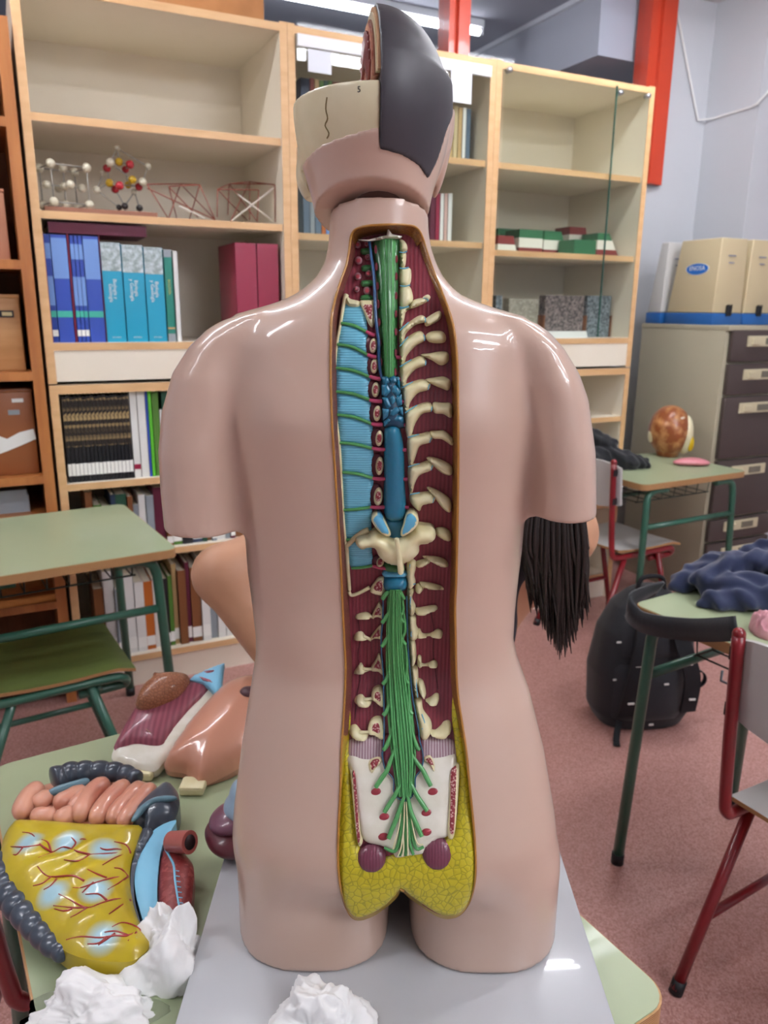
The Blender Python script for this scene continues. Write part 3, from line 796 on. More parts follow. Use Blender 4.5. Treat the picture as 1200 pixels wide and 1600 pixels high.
# dura: cracked part, smooth part, bands
dl = [(596, 588), (596, 610), (597, 640), (599, 668)]; dr = [(633, 668), (629, 640), (626, 610), (624, 588)]
plabel(puff('dura_base', dl + dr, M_durad, 0.008, 0.010, 0.004, 0.0025, 3), 'dark blue cracked membrane')
rnd = random.Random(3)
cells = [[(597, 590), (606, 588), (609, 597), (600, 602)], [(608, 589), (617, 588), (622, 596), (612, 600)], [(618, 590), (624, 590), (625, 606), (620, 601)],
         [(597, 603), (605, 600), (611, 611), (603, 619), (597, 616)], [(607, 601), (613, 601), (611, 609)], [(614, 602), (620, 603), (626, 612), (620, 620), (612, 612)],
         [(598, 622), (606, 622), (612, 636), (604, 637)], [(608, 621), (615, 617), (618, 626), (613, 634)], [(619, 623), (627, 616), (628, 632), (621, 634)],
         [(598, 640), (608, 640), (606, 650), (599, 656)], [(610, 640), (619, 636), (626, 642), (614, 651), (609, 648)], [(600, 659), (608, 653), (611, 657), (601, 666)],
         [(613, 655), (622, 649), (629, 652), (628, 660), (618, 658)], [(622, 638), (629, 636), (630, 648), (626, 647)]]
for c in cells: puff('membrane_flake', [(sum(q[0] for q in c) / len(c) + (x - sum(q[0] for q in c) / len(c)) * 1.12, sum(q[1] for q in c) / len(c) + (y - sum(q[1] for q in c) / len(c)) * 1.12) for x, y in c], M_dura, 0.0022, 0.0012, 0.0108, 0.0016, 0)
plabel(puff('dural_sac', [(601, 670), (613, 661), (624, 668), (631, 700), (632, 750), (633, 809), (602, 809), (600, 750), (600, 700)], M_dura, 0.011, None, 0.004, 0.0024, 3), 'smooth blue sac around the cord')
puff('dural_sac', [(602, 811), (633, 811), (633, 845), (603, 845)], mat('dura_mid', '#2c7795', 0.35, coat=0.4), 0.009, None, 0.003, 0.0024, 2)
puff('nerve_band', conv(C_, [(465, 90), (560, 95), (610, 110), (600, 160), (470, 150)]), M_nerved, 0.006, None, 0.003)
puff('dural_band', conv(C_, [(462, 148), (615, 150), (616, 192), (463, 192)]), M_light, 0.008, 0.008, 0.004, 0.0022, 2)
puff('dural_band', conv(C_, [(463, 190), (618, 190), (620, 285), (466, 285)]), M_dura, 0.010, 0.010, 0.004, 0.0022, 2)
# ---- cauda equina
rl = [(600, 920), (597, 960), (596, 1010), (596, 1060), (597, 1110), (597, 1160), (598, 1190), (606, 1205), (616, 1225), (616, 1240), (627, 1250)]
for i in range(9):
    f = i / 8 - 0.5
    px = [(617.5 + f * 19, 922), (617 + f * 24, 980), (619 + f * 28, 1040), (624 + f * 34, 1100), (629 + f * 36, 1160), (632 + f * 32, 1200), (633 + f * 22, 1245)]
    strand('cauda_strand', px, M_nerve, [1.4, 1.7, 2.0, 2.3, 2.4, 2.0, 1.5], 0.0105 + 0.0012 * (i % 2) + 0.0045 * (1 - (2 * f) ** 2))
bed = [(606, 925), (604, 980), (602, 1040), (603, 1100), (609, 1160), (614, 1220), (622, 1248), (640, 1248), (650, 1220), (650, 1160), (643, 1100), (634, 1040), (630, 980), (628, 925)]
puff('cauda_bed', bed, M_nerved, 0.007, None, 0.003, 0.003, 3)
tipsL = [(598, 936), (597.5, 973), (597, 1010), (598.5, 1069), (599, 1118), (599, 1172)]
tipsR = [(631, 936), (630, 972), (633, 1007), (638, 1068), (644, 1116), (655, 1172)]
for i, (x, y) in enumerate(tipsL):
    s0 = 30 + i * 9; c = 612 + i * 1.2
    strand('nerve_branch', [(c - 1, max(y - s0 - 8, 924)), (c - 4, max(y - s0 * 0.5, 926)), (x + 6, y - 9), (x - 0.5, y)], M_nerve, [1.6, 2.8, 3.9, 3.6], 0.0115)
for i, (x, y) in enumerate(tipsR):
    s0 = 30 + i * 9; c = 624 + i * 3.0
    strand('nerve_branch', [(c, max(y - s0 - 8, 924)), (c + 3, max(y - s0 * 0.5, 926)), (x - 5, y - 9), (x + 0.5, y)], M_nerve, [1.6, 2.8, 3.7, 3.4], 0.0115)
for a, b, c in (((500, 130), (450, 270), (372, 388)), ((560, 330), (495, 450), (430, 555)), ((575, 420), (525, 560), (458, 730)), ((600, 150), (690, 275), (742, 378)), ((590, 330), (655, 450), (718, 545)), ((580, 420), (612, 560), (682, 715))):
    strand('sacral_nerve', conv(D_, [a, ((a[0] + b[0]) / 2, (a[1] + b[1]) / 2), b, ((b[0] + c[0]) / 2, (b[1] + c[1]) / 2), c]), M_nerve, [2.4, 3.4, 4, 4.2, 3.8], 0.0130)
for k, px in enumerate(([(555, 480), (545, 600), (535, 730), (500, 815), (430, 790)], [(560, 480), (555, 620), (548, 760), (535, 845)], [(572, 480), (574, 620), (575, 760), (572, 845)], [(585, 480), (595, 620), (598, 750), (625, 838)],
                        [(595, 480), (615, 620), (625, 740), (650, 800), (695, 785)])):
    strand('terminal_nerve', conv(D_, px), M_nerve, [2.6, 3.4, 3.2, 2.4], 0.010)
for px in ([(545, 490), (530, 640), (500, 760), (490, 800)], [(565, 485), (562, 640), (545, 780), (520, 850)], [(578, 485), (585, 640), (588, 780), (590, 845)], [(600, 485), (620, 640), (650, 760), (690, 770)], [(558, 700), (560, 800), (552, 850)]):
    strand('terminal_fibre', conv(D_, px), M_bone, [1.0, 1.3, 1.2], 0.0130)
dura = conv(C_, [(455, 330), (452, 500), (440, 680), (462, 950), (458, 1000), (462, 1200), (460, 1350), (450, 1477)]) + conv(D_, [(415, 150), (435, 262), (490, 330), (495, 420), (540, 470), (600, 465), (635, 400), (640, 320), (680, 260), (690, 170), (665, 60)]) + conv(C_, [(712, 1300), (690, 1180), (665, 1040), (650, 880), (635, 700), (628, 500), (625, 330)])
puff('canal_floor', conv(D_, [(440, 60), (420, 150), (440, 258), (492, 330), (498, 418), (542, 466), (600, 462), (632, 398), (638, 318), (676, 258), (686, 170), (665, 70)]), mat('canal_maroon', '#6e2c3c', 0.4, coat=0.3), 0.0012, 0.003, 0.0092, 0.0025, 3)
strand('dura_edge', dura, mat('dura_edge_blue', '#275672', 0.3, coat=0.4), 1.2, 0.0115, seg=4)
# ---- right column: arches, processes, rib stubs
def bone(name, px, fn, H=0.009, base=0.002, n=4): return puff(name, conv(fn, px), M_bone, H, None, base, 0.002, n)
for px in ([(570, 212), (600, 208), (628, 245), (625, 290), (575, 300)], [(575, 300), (618, 295), (622, 345), (612, 400), (580, 405)], [(575, 415), (620, 405), (657, 425), (648, 530), (580, 540)], [(578, 548), (645, 540), (672, 630), (640, 680), (575, 695)]):
    plabel(bone('cervical_arch', px, A_), 'cream neck vertebra arch')
for a, b in (((572, 295), (628, 290)), ((575, 410), (640, 405)), ((578, 538), (650, 532)), ((572, 692), (640, 685))):
    strand('joint_line', conv(A_, [a, ((a[0] + b[0]) / 2, (a[1] + b[1]) / 2 + 6), b]), M_light, 0.9, 0.0095)
proc = [([(572, 705), (640, 690), (675, 640), (750, 625), (775, 650), (700, 690), (625, 720), (605, 790), (575, 850)], [(742, 618), (780, 600), (798, 625), (770, 650), (745, 640)], A_),
        ([(572, 862), (640, 800), (720, 750), (760, 765), (758, 800), (690, 820), (622, 880), (605, 940), (575, 962)], [(765, 772), (862, 718), (868, 778), (770, 832), (755, 800)], A_),
        ([(574, 975), (635, 905), (715, 862), (752, 890), (752, 935), (690, 972), (628, 1040), (610, 1090), (578, 1112)], [(762, 900), (800, 868), (880, 865), (910, 910), (890, 950), (790, 945)], A_),
        ([(576, 1122), (660, 1070), (730, 1042), (766, 1075), (760, 1112), (690, 1140), (632, 1205), (615, 1260), (582, 1280)], [(725, 1035), (790, 1025), (860, 1012), (922, 1020), (925, 1085), (872, 1112), (800, 1072)], A_),
        ([(590, 120), (670, 75), (745, 58), (798, 92), (780, 135), (705, 160), (652, 225), (635, 280), (610, 292)], [(758, 62), (830, 45), (895, 40), (942, 72), (928, 138), (870, 122), (800, 92)], B_),
        ([(612, 300), (700, 245), (780, 222), (815, 255), (802, 292), (735, 310), (685, 385), (660, 460), (625, 470)], [(815, 228), (880, 228), (948, 238), (946, 335), (890, 310), (822, 300)], B_),
        ([(632, 478), (715, 455), (788, 438), (812, 480), (792, 515), (722, 540), (692, 610), (668, 672), (638, 672)], [(790, 437), (850, 430), (900, 432), (960, 490), (955, 538), (880, 492), (815, 485)], B_),
        ([(635, 690), (720, 665), (788, 643), (818, 680), (802, 715), (722, 750), (685, 810), (665, 878), (645, 872)], [(768, 625), (840, 628), (945, 680), (948, 748), (885, 738), (820, 685)], B_),
        ([(648, 890), (720, 875), (800, 868), (832, 910), (815, 950), (742, 965), (716, 1010), (655, 950)], [(770, 838), (850, 862), (942, 930), (940, 1018), (890, 995), (832, 920)], B_)]
for p, r, fn in proc:
    plabel(bone('transverse_process', p, fn, 0.010), 'cream bone arch reaching sideways')
    plabel(bone('rib_stub', r, fn, 0.009, 0.003), 'cream cut rib end')
    strand('joint_line', conv(fn, [p[0], ((p[0][0] + p[1][0]) / 2, (p[0][1] + p[1][1]) / 2), p[1]]), M_light, 0.8, 0.0085)
    strand('joint_line', conv(fn, [(p[3][0] - 5, p[3][1]), (p[4][0] + 3, (p[3][1] + p[4][1]) / 2), (p[4][0], p[4][1])]), M_light, 0.7, 0.0095)
bone('rib_stub', [(832, 1138), (890, 1128), (942, 1165), (935, 1228), (850, 1192)], B_)
bone('transverse_process', [(700, 1372), (780, 1352), (792, 1380), (720, 1418), (690, 1400)], B_, 0.007)
bone('rib_stub', [(740, 1335), (850, 1340), (915, 1370), (920, 1412), (860, 1402), (780, 1362)], B_)
bone('rib_stub', [(718, 230), (790, 235), (870, 258), (892, 285), (800, 278), (735, 260)], C_, 0.007)
bone('transverse_process', [(690, 250), (720, 240), (748, 270), (725, 305), (690, 300)], C_, 0.009)
lam = [[(628, 80), (690, 75), (692, 130), (680, 180), (690, 230), (660, 272), (630, 270)], [(630, 278), (680, 280), (665, 340), (690, 400), (680, 450), (640, 465), (632, 380)], [(635, 470), (690, 468), (695, 540), (715, 580), (700, 630), (645, 640), (635, 560)],
       [(640, 645), (680, 640), (695, 720), (690, 800), (655, 835), (645, 740)], [(650, 840), (700, 835), (710, 920), (700, 1000), (715, 1060), (690, 1070), (665, 960)], [(678, 1080), (730, 1070), (745, 1150), (800, 1230), (805, 1300), (775, 1350), (725, 1352), (705, 1220)]]
for px in lam: plabel(bone('lamina', px, C_, 0.009), 'cream lumbar arch')
bone('articular_knob', [(705, 930), (745, 945), (765, 1030), (745, 1065), (715, 1020)], C_, 0.010)
bone('articular_knob', [(705, 765), (730, 765), (732, 830), (705, 830)], C_, 0.010)
for px in ([(685, 420), (730, 412), (830, 398), (848, 425), (800, 442), (740, 468), (690, 455)], [(690, 590), (720, 565), (740, 600), (800, 598), (850, 570), (886, 592), (868, 632), (790, 618), (700, 632)],
           [(705, 790), (740, 820), (780, 815), (828, 793), (850, 825), (830, 842), (760, 835), (705, 838)], [(760, 1080), (800, 1060), (832, 1035), (858, 1042), (852, 1095), (810, 1118), (770, 1095)],
           [(785, 1290), (830, 1300), (870, 1268), (898, 1235), (940, 1238), (942, 1310), (890, 1355), (835, 1345), (790, 1320)]):
    plabel(bone('transverse_process', px, C_, 0.008), 'cream bone knob')
for px in ([(650, 100), (648, 180), (660, 240), (690, 240)], [(655, 330), (650, 400), (665, 450)], [(670, 560), (655, 610), (680, 640)], [(690, 900), (695, 980), (705, 1060)], [(735, 1180), (755, 1250), (735, 1290)]):
    strand('joint_line', conv(C_, px), M_light, 0.9, 0.0098)
# ---- the single removable vertebra
vert = [(256, 1215), (285, 1192), (345, 1180), (395, 1150), (440, 1165), (500, 1196), (545, 1205), (600, 1195), (650, 1150), (700, 1112), (760, 1115), (812, 1125), (834, 1160), (828, 1212), (770, 1242), (718, 1252), (712, 1310), (650, 1368), (605, 1385),
        (607, 1435), (588, 1472), (560, 1452), (562, 1400), (480, 1382), (425, 1335), (402, 1285), (365, 1268), (300, 1282), (264, 1255)]
VE = plabel(puff('loose_vertebra', conv(B_, vert), M_bone, 0.014, 0.012, 0.012, 0.0022, 3), 'whole cream vertebra bridging the cord')
strand('spinous_ridge', conv(B_, [(552, 1205), (565, 1290), (575, 1380), (583, 1455)]), M_bone, [3.5, 4, 4.5, 4.5], 0.026)
for px in ([(370, 1062), (408, 1035), (450, 1060), (485, 1120), (512, 1178), (480, 1192), (430, 1160), (388, 1110)], [(622, 1042), (665, 1020), (710, 1058), (700, 1115), (650, 1165), (602, 1192), (580, 1180), (600, 1120)]):
    puff('facet_rim', conv(B_, px), M_bone, 0.006, 0.003, 0.018, 0.002, 3)
    cx_ = sum(p[0] for p in px) / len(px); cy_ = sum(p[1] for p in px) / len(px)
    plabel(puff('joint_facet', conv(B_, [(cx_ + (x - cx_) * 0.78, cy_ + (y - cy_) * 0.84) for x, y in px]), M_light, 0.0012, None, 0.0235, 0.002, 3), 'light blue joint face')
# fine seams in the lower muscle
for px in ([(275, 500), (290, 640), (275, 760), (290, 900), (270, 1040), (250, 1230)], [(795, 440), (820, 560), (815, 740), (830, 860), (850, 1000)]):
    strand('muscle_seam', conv(C_, px), mat('seam', '#4c1824', 0.5), 0.6, 0.0006)
# ------------------------------------------------------------------ loose head on the neck
HD = thing('skull_model', 'plastic model head with painted black hair and half exposed skull on torso neck', 'anatomical model', (-0.007, 0.735, 1.50))
M_hair = mat('painted_hair', '#38363b', 0.48, coat=0.0, col2='#403d43', pattern='noise', scale=12, mix=(0.35, 0.7))
M_skull = mat('skull_cream', '#e0d8b6', 0.4, coat=0.3, col2='#d6cba2', pattern='noise', scale=25, mix=(0.35, 0.75))
M_brain = mat('brain_section', '#9c4a42', 0.4, coat=0.3, col2='#c08a74', pattern='noise', scale=70, mix=(0.42, 0.6), bump=0.3)
hy = math.radians(5.5)
hlo = (-0.10, 0.62, 1.488); hhi = (0.09, 0.86, 1.675); hh_ = 0.0019
X, Y, Z = grid(hlo, hhi, hh_)
xs = (X + 0.0145) * math.cos(hy) + (Y - 0.735) * math.sin(hy)
ys = -(X + 0.0145) * math.sin(hy) + (Y - 0.735) * math.cos(hy)
def ell(cx_, cy_, cz_, rx, ry, rz):
    r = np.sqrt(((xs - cx_) / rx) ** 2 + ((ys - cy_) / ry) ** 2 + ((Z - cz_) / rz) ** 2)
    return (r - 1) * min(rx, ry, rz)
cran = ell(0, 0, 1.583, 0.0650, 0.094, 0.0785)
nw = np.interp(Z, [1.49, 1.52, 1.55, 1.58], [0.048, 0.054, 0.060, 0.063])
nk = (np.sqrt(((xs + 0.0) / nw) ** 2 + ((ys + 0.006) / 0.068) ** 2) - 1) * 0.05
nk = np.maximum(nk, Z - 1.60)
jaw = ell(0, 0.052, 1.530, 0.050, 0.052, 0.045)
head = smin(smin(cran, nk, 0.015), jaw, 0.02)
bottom = np.maximum(1.521 - 0.34 * (Y - 0.66), 1.5105 - 0.19 * (Y - 0.675)) - Z
head = np.maximum(head, bottom)
zh = np.interp(xs, [-0.02, 0.0, 0.018, 0.033, 0.044, 0.052, 0.060, 0.068], [1.541, 1.541, 1.538, 1.533, 1.525, 1.540, 1.565, 1.580])
zh = np.where(ys > 0.0, np.maximum(zh, 1.565 + ys * 0.5), zh)
hairF = np.maximum(np.maximum(head - 0.0012, -xs), zh - Z)
skinF = np.maximum(head, np.where(xs > 0, Z - zh - 0.004, Z - np.interp(xs, [-0.06, -0.045, -0.02, 0], [1.540, 1.547, 1.552, 1.556])))
ear = np.sqrt(((xs - 0.0660 - (Z - 1.555) * 0.16) / 0.0055) ** 2 + ((ys - 0.010 + (Z - 1.555) * 0.25) / 0.018) ** 2 + ((Z - 1.555) / 0.036) ** 2)
skinF = smin(skinF, (ear - 1) * 0.005, 0.004)
chk = ell(-0.053, 0.040, 1.540, 0.0135, 0.032, 0.022)
skullF = np.maximum(smin(head + 0.0008, chk, 0.012), np.maximum(xs, Z - 1.587))
skullF = np.maximum(skullF, np.where(ys < 0.01, 1.538 - Z, 1.518 - Z))
skullF = np.maximum(skullF, np.where(ys < 0.01, -1, -(xs + 0.040)) * 1.0 * 0 + skullF)
skullF = np.maximum(skullF, -ell(-0.03, 0, 1.60, 0.030, 0.080, 0.035))
nets_obj('skin', skinF, hlo, hh_, M_skin, HD, 4)
plabel(nets_obj('hair', hairF, hlo, hh_, M_hair, HD, 4), 'smooth painted black hair')
plabel(nets_obj('skull', skullF, hlo, hh_, M_skull, HD, 4), 'cream skull half cut open')
HM = Matrix.Translation((-0.016, 0.735, 0)) @ Matrix.Rotation(hy, 4, 'Z')
def hp(x, y, z): return HM @ Vector((x, y, z))
def prof(kx, kz, x, zc=1.583):
    pts = []
    for i in range(40):
        a = 2 * math.pi * i / 40
        pts.append((0.094 * kx * math.cos(a), zc + 0.0785 * kz * math.sin(a)))
    pts = [(y, z) for y, z in pts if z > 1.5885]
    pts.sort(key=lambda q: math.atan2(q[1] - 1.583, q[0]))
    return [hp(x, y, z) for y, z in pts]
for nm_, k, x, m in (('scalp_edge', 0.99, -0.0006, mat('scalp_tan', '#b58d6a', 0.5)), ('bone_edge', 0.945, -0.0016, M_skull), ('dura_edge', 0.88, -0.0026, mat('dura_brown', '#7d4a35', 0.5)), ('brain_half', 0.85, -0.0040, M_brain)):
    p = prof(k, k, x); q = [a + HM.to_3x3() @ Vector((0.004, 0, 0)) for a in p]; n = len(p)
    build(nm_, MB().add(p + q, [list(range(n)), list(range(n, 2 * n))[::-1]] + [(i, n + i, n + (i + 1) % n, (i + 1) % n) for i in range(n)]), m, HD, world=True)
rnd = random.Random(5)
for i in range(16):       # folds on the cut brain
    a0 = math.pi * (0.1 + 0.8 * i / 15); r0, r1 = 0.45, 0.78
    pts = [hp(-0.0045, 0.094 * (r0 + (r1 - r0) * t) * math.cos(a0 + 0.09 * math.sin(5 * t)), 1.583 + max(0.007, 0.0785 * (r0 + (r1 - r0) * t) * math.sin(a0 + 0.09 * math.sin(5 * t)))) for t in np.linspace(0, 1, 7)]
    build('brain_fold', MB().tube(pts, 0.0016, 6), mat('brain_fold', '#7e3230', 0.4, coat=0.3), HD, True, world=True)
hb = BVHTree.FromPolygons([HD.matrix_world @ v.co for c in HD.children if c.name.startswith(('skull',)) for v in c.data.vertices], [list(p.vertices) for c in HD.children if c.name.startswith('skull') for p in c.data.polygons])
pts = []
for u, v in ((511, 152), (509, 170), (512, 185), (508, 196), (514, 208), (511, 216)):
    h = hb.ray_cast(CAM, ray(u, v).normalized())
    if h[0]: pts.append(h[0])
if len(pts) > 2: build('suture', MB().tube(catmull(pts, 3), 0.0007, 5), mat('suture', '#7b6a3e', 0.6), HD, True, world=True)
h = hb.ray_cast(CAM, ray(561, 140).normalized())
if h[0]:
    nrm = h[1]; xa = Vector((0, 0, 1)).cross(nrm).normalized(); ya = nrm.cross(xa)
    Mx = Matrix(((xa.x, ya.x, nrm.x, h[0].x), (xa.y, ya.y, nrm.y, h[0].y), (xa.z, ya.z, nrm.z, h[0].z), (0, 0, 0, 1)))
    build('printed_number', text_mb('5', 0.006, Mx, 0.0003), mat('ink', '#2a2a2a', 0.6), HD, world=True)
build('jaw_fragment', MB().ball(at_y(489, 293, 0.77), (0.006, 0.012, 0.004)), M_skull, HD, True, world=True)
build('neck_peg', MB().tube([(-0.007, 0.70, 1.5048), (-0.007, 0.70, 1.53)], 0.02, 16), mat('peg_brown', '#5a3a30', 0.6), HD, True, world=True)
# ------------------------------------------------------------------ school desks and chairs
M_green = mat('green_laminate', '#a3ae8c', 0.35, coat=0.12, col2='#9da986', pattern='noise', scale=5, mix=(0.3, 0.7))
M_ply = mat('plywood_edge', '#b98d5e', 0.5, col2='#8f6a44', pattern='wavez', scale=120, mix=(0.3, 0.8))
M_gtube = mat('green_tube', '#2f5f4d', 0.35, coat=0.3)
M_rtube = mat('red_tube', '#7a151d', 0.3, coat=0.4)
M_greyply = mat('grey_laminate', '#b9b9b6', 0.4, coat=0.1)
M_olive = mat('olive_seat', '#56632f', 0.45, coat=0.1, col2='#485428', pattern='noise', scale=4, stretch=(1, 6, 1), mix=(0.35, 0.7))
M_black = mat('black_plastic', '#17171a', 0.5)
M_wire = mat('wire_dark', '#22332e', 0.4)
def rrect(w_, d_, r, n=6):
    pts = []
    for cx_, cy_, a0 in ((w_ / 2 - r, d_ / 2 - r, 0), (-w_ / 2 + r, d_ / 2 - r, 90), (-w_ / 2 + r, -d_ / 2 + r, 180), (w_ / 2 - r, -d_ / 2 + r, 270)):
        for k in range(n + 1):
            a = math.radians(a0 + 90 * k / n); pts.append((cx_ + r * math.cos(a), cy_ + r * math.sin(a)))
    return pts
def desk(label, loc, rz, W=0.543, D=0.78, H=0.74, basket=True, splay=0.05, xin=0.05, yin=0.06):
    """W along local x, D along local y; frame of bent green tube"""
    t = thing('school_desk', label, 'desk', loc, rz, 'green topped school desks')
    th = 0.026
    top = build('desktop', MB().prism(rrect(W, D, 0.03), H - th, H - 0.0015), M_ply, t, True, sharp=40)
    build('laminate', MB().prism(rrect(W - 0.004, D - 0.004, 0.029), H - 0.0015, H), M_green, top)
    x = W / 2 - 0.05; y = D / 2 - yin; zt = H - th - 0.016
    for sy in (-1, 1):
        for sx in (-1, 1):
            x = W / 2 - (0.05 if sx > 0 else xin)
            pts = [(sx * (x - 0.12), sy * y, zt), (sx * (x - 0.05), sy * y, zt), (sx * (x - 0.012), sy * (y + 0.002), zt - 0.014), (sx * x, sy * (y + 0.004), zt - 0.05), (sx * (x + 0.02), sy * (y + splay), 0.012)]
            l = build('leg', MB().tube(catmull(pts[:-1], 4) + [Vector(pts[-1])], 0.0145, 12), M_gtube, t, True)
            build('foot_cap', MB().tube([(sx * (x + 0.02), sy * (y + splay), 0.0), (sx * (x + 0.02), sy * (y + splay), 0.03)], 0.0165, 12), M_black, l, True)
        f = 0.13 / (zt)
        build('crossbar', MB().tube([(-(W / 2 - xin), sy * (y + 0.009), zt - 0.15), (x, sy * (y + 0.009), zt - 0.15)], 0.0125, 10), M_gtube, t, True)
    if basket:
        b = MB(); z0 = H - 0.11
        for i in range(7):
            xx = -x + 0.05 + i * (2 * x - 0.1) / 6
            b.tube([(xx, -y + 0.08, H - 0.03), (xx, -y + 0.09, z0), (xx, y - 0.09, z0), (xx, y - 0.08, H - 0.03)], 0.0025, 6)
        for yy in (-y + 0.09, 0, y - 0.09): b.tube([(-x + 0.04, yy, z0), (x - 0.04, yy, z0)], 0.003, 6)
        build('wire_basket', b, M_wire, t)
    return t
def chair(label, loc, rz, tube, plate, back=True, group='tube framed school chairs', H=0.44):
    """faces local +x"""
    t = thing('school_chair', label, 'chair', loc, rz, group)
    n = 9; vs = []; fs = []
    for i in range(n):
        s = i / (n - 1); x = -0.173 + 0.373 * s; z = H + 0.010 * (1 - math.sin(math.pi * s)) - (0.018 * max(0, (s - 0.8) / 0.2) ** 2)
        for j in range(5):
            y = -0.185 + 0.37 * j / 4; vs.append((x, y, z + 0.004 * abs(j - 2) / 2))
    for i in range(n - 1):
        for j in range(4): fs.append((i * 5 + j, (i + 1) * 5 + j, (i + 1) * 5 + j + 1, i * 5 + j + 1))
    low = [(a, b, c - 0.010) for a, b, c in vs]; m = len(vs)
    se = build('seat', MB().add(low, [f[::-1] for f in fs]).add([(a, b, c - 0.0015) for a, b, c in vs], fs), M_ply, t, True)
    ring = [i * 5 for i in range(n)] + [(n - 1) * 5 + j for j in range(1, 5)] + [i * 5 + 4 for i in range(n - 2, -1, -1)] + [j for j in range(3, 0, -1)]
    mb2 = MB().add([vs[i] for i in ring] + [low[i] for i in ring], [(i, len(ring) + i, len(ring) + (i + 1) % len(ring), (i + 1) % len(ring)) for i in range(len(ring))])
    build('seat_edge', mb2, M_ply, se)
    build('seat_laminate', MB().add(vs, fs), plate, se, True)
    for sy in (-1, 1):
        y = sy * 0.175
        rail = [(-0.235, y, 0.83), (-0.22, y, 0.62), (-0.205, y, H + 0.03), (-0.195, y, H - 0.01), (-0.16, y, H - 0.022), (0.0, y, H - 0.022), (0.13, y, H - 0.022), (0.165, y * 0.98, H - 0.03), (0.178, y * 0.9, H - 0.05), (0.16, y * 0.85, H - 0.062), (0.05, y * 0.85, H - 0.062)]
        if not back: rail = rail[3:]
        fr = build('side_frame', MB().tube(catmull(rail, 4), 0.0125, 12), tube, t, True)
        if back: build('post_cap', MB().ball((-0.2352, y, 0.832), 0.0128), tube, fr, True)
        for x0, x1 in ((-0.12, -0.27), (0.08, 0.19)):
            l = build('leg', MB().tube([(x0, y * 0.97, H - 0.035), (x1, y * 1.06, 0.01)], 0.0125, 12), tube, t, True)
            build('foot_cap', MB().tube([(x1, y * 1.06, 0.0), (x1 - (x1 - x0) * 0.06, y * 1.055, 0.03)], 0.015, 10), M_black, l, True)
        build('side_rail', MB().tube([(-0.21, y * 1.03, 0.17), (0.15, y * 1.03, 0.17)], 0.010, 8), tube, t, True)
    build('crossbar', MB().tube([(0.1, -0.17, H - 0.05), (0.1, 0.17, H - 0.05)], 0.0115, 10), tube, t, True)
    if back:
        n = 9; vs = []; fs = []
        for i in range(n):
            y = -0.20 + 0.40 * i / (n - 1); x = -0.222 - 0.022 * (1 - (2 * i / (n - 1) - 1) ** 2) + 0.018
            ins = 0.02 if i in (0, n - 1) else (0.006 if i in (1, n - 2) else 0)
            for (z, dx) in ((0.635 + ins, 0.0), (0.83 - ins, -0.016)):
                vs += [(x + dx, y, z), (x + dx + 0.011, y, z)]
        for i in range(n - 1):
            a = i * 4; b = a + 4
            fs += [(a, a + 2, b + 2, b), (a + 1, b + 1, b + 3, a + 3), (a, b, b + 1, a + 1), (a + 2, a + 3, b + 3, b + 2)]
        fs += [(0, 1, 3, 2), ((n - 1) * 4, (n - 1) * 4 + 2, (n - 1) * 4 + 3, (n - 1) * 4 + 1)]
        bk = build('backrest', MB().add(vs, fs), plate, t, True, sharp=40)
        for sy in (-1, 1):
            for z in (0.67, 0.79): build('clamp', MB().box((-0.218 - (z - .62) * .07, sy * 0.178, z), (0.022, 0.02, 0.03), bev=0.003), M_black, bk)
    return t
DA = math.radians(31.5)
TBL = desk('green topped school desk carrying the white board, the torso and organ parts', (-0.143, 0.803, 0), DA, 0.545, 0.78, 0.763, xin=0.010)
def rect_from(corner, rz, W, D, sx, sy):
    """centre of a desk whose local corner (sx,sy) stands at corner"""
    c, s = math.cos(rz), math.sin(rz); x, y = -sx * W / 2, -sy * D / 2
    return (corner[0] + x * c - y * s, corner[1] + x * s + y * c, 0)
LD = desk('green topped school desk beside the open bookcase, with nothing on its top', rect_from((-0.599, 2.134), math.radians(32.5), 0.56, 0.62, 1, -1), math.radians(32.5), 0.56, 0.62, 0.74, xin=0.010)
chair('school chair with olive green seat and green tube legs under the bare green desk', (LD.location.x - 0.085 * math.cos(math.radians(32.5)) + 0.206 * math.sin(math.radians(32.5)), LD.location.y - 0.085 * math.sin(math.radians(32.5)) - 0.206 * math.cos(math.radians(32.5)), 0), math.radians(32.5), M_gtube, M_olive)
RD = desk('green topped school desk carrying a navy jacket beside a red framed chair', rect_from((0.60, 1.735), DA, 0.545, 0.78, -1, 1), DA, 0.545, 0.78, 0.74, yin=0.032, splay=0.022)
BD = desk('green topped school desk carrying a brown head model, by the filing cabinet', rect_from((1.055, 3.04), math.radians(29), 0.64, 0.52, -1, -1), math.radians(29), 0.64, 0.52, 0.74, yin=0.03, splay=0.03)
def chair_at_post(label, post, rz, sy, tube=M_rtube, plate=M_greyply):
    c, s = math.cos(rz), math.sin(rz); x, y = 0.232, -sy * 0.175
    return chair(label, (post[0] + x * c - y * s, post[1] + x * s + y * c, 0), rz, tube, plate)
chair_at_post('red framed school chair with grey plates beside the desk with navy jacket', (0.677, 1.35), DA, 1)
chair_at_post('red framed school chair with grey plates under the desk carrying brown head model', (0.925, 3.042), math.radians(29), -1)
chair_at_post('red framed school chair with grey plates beside the desk carrying the torso', (-0.5625, 0.890), DA, -1)
# white board under the torso
wb = build('base_board', MB().box((0.0155, 0.615, 0.774), (0.406, 0.39, 0.022), bev=0.003), mat('white_plastic', '#b6b8bb', 0.25, coat=0.5), None, True, sharp=40)
tag(wb, 'glossy white plastic board that the torso model stands on', 'board')
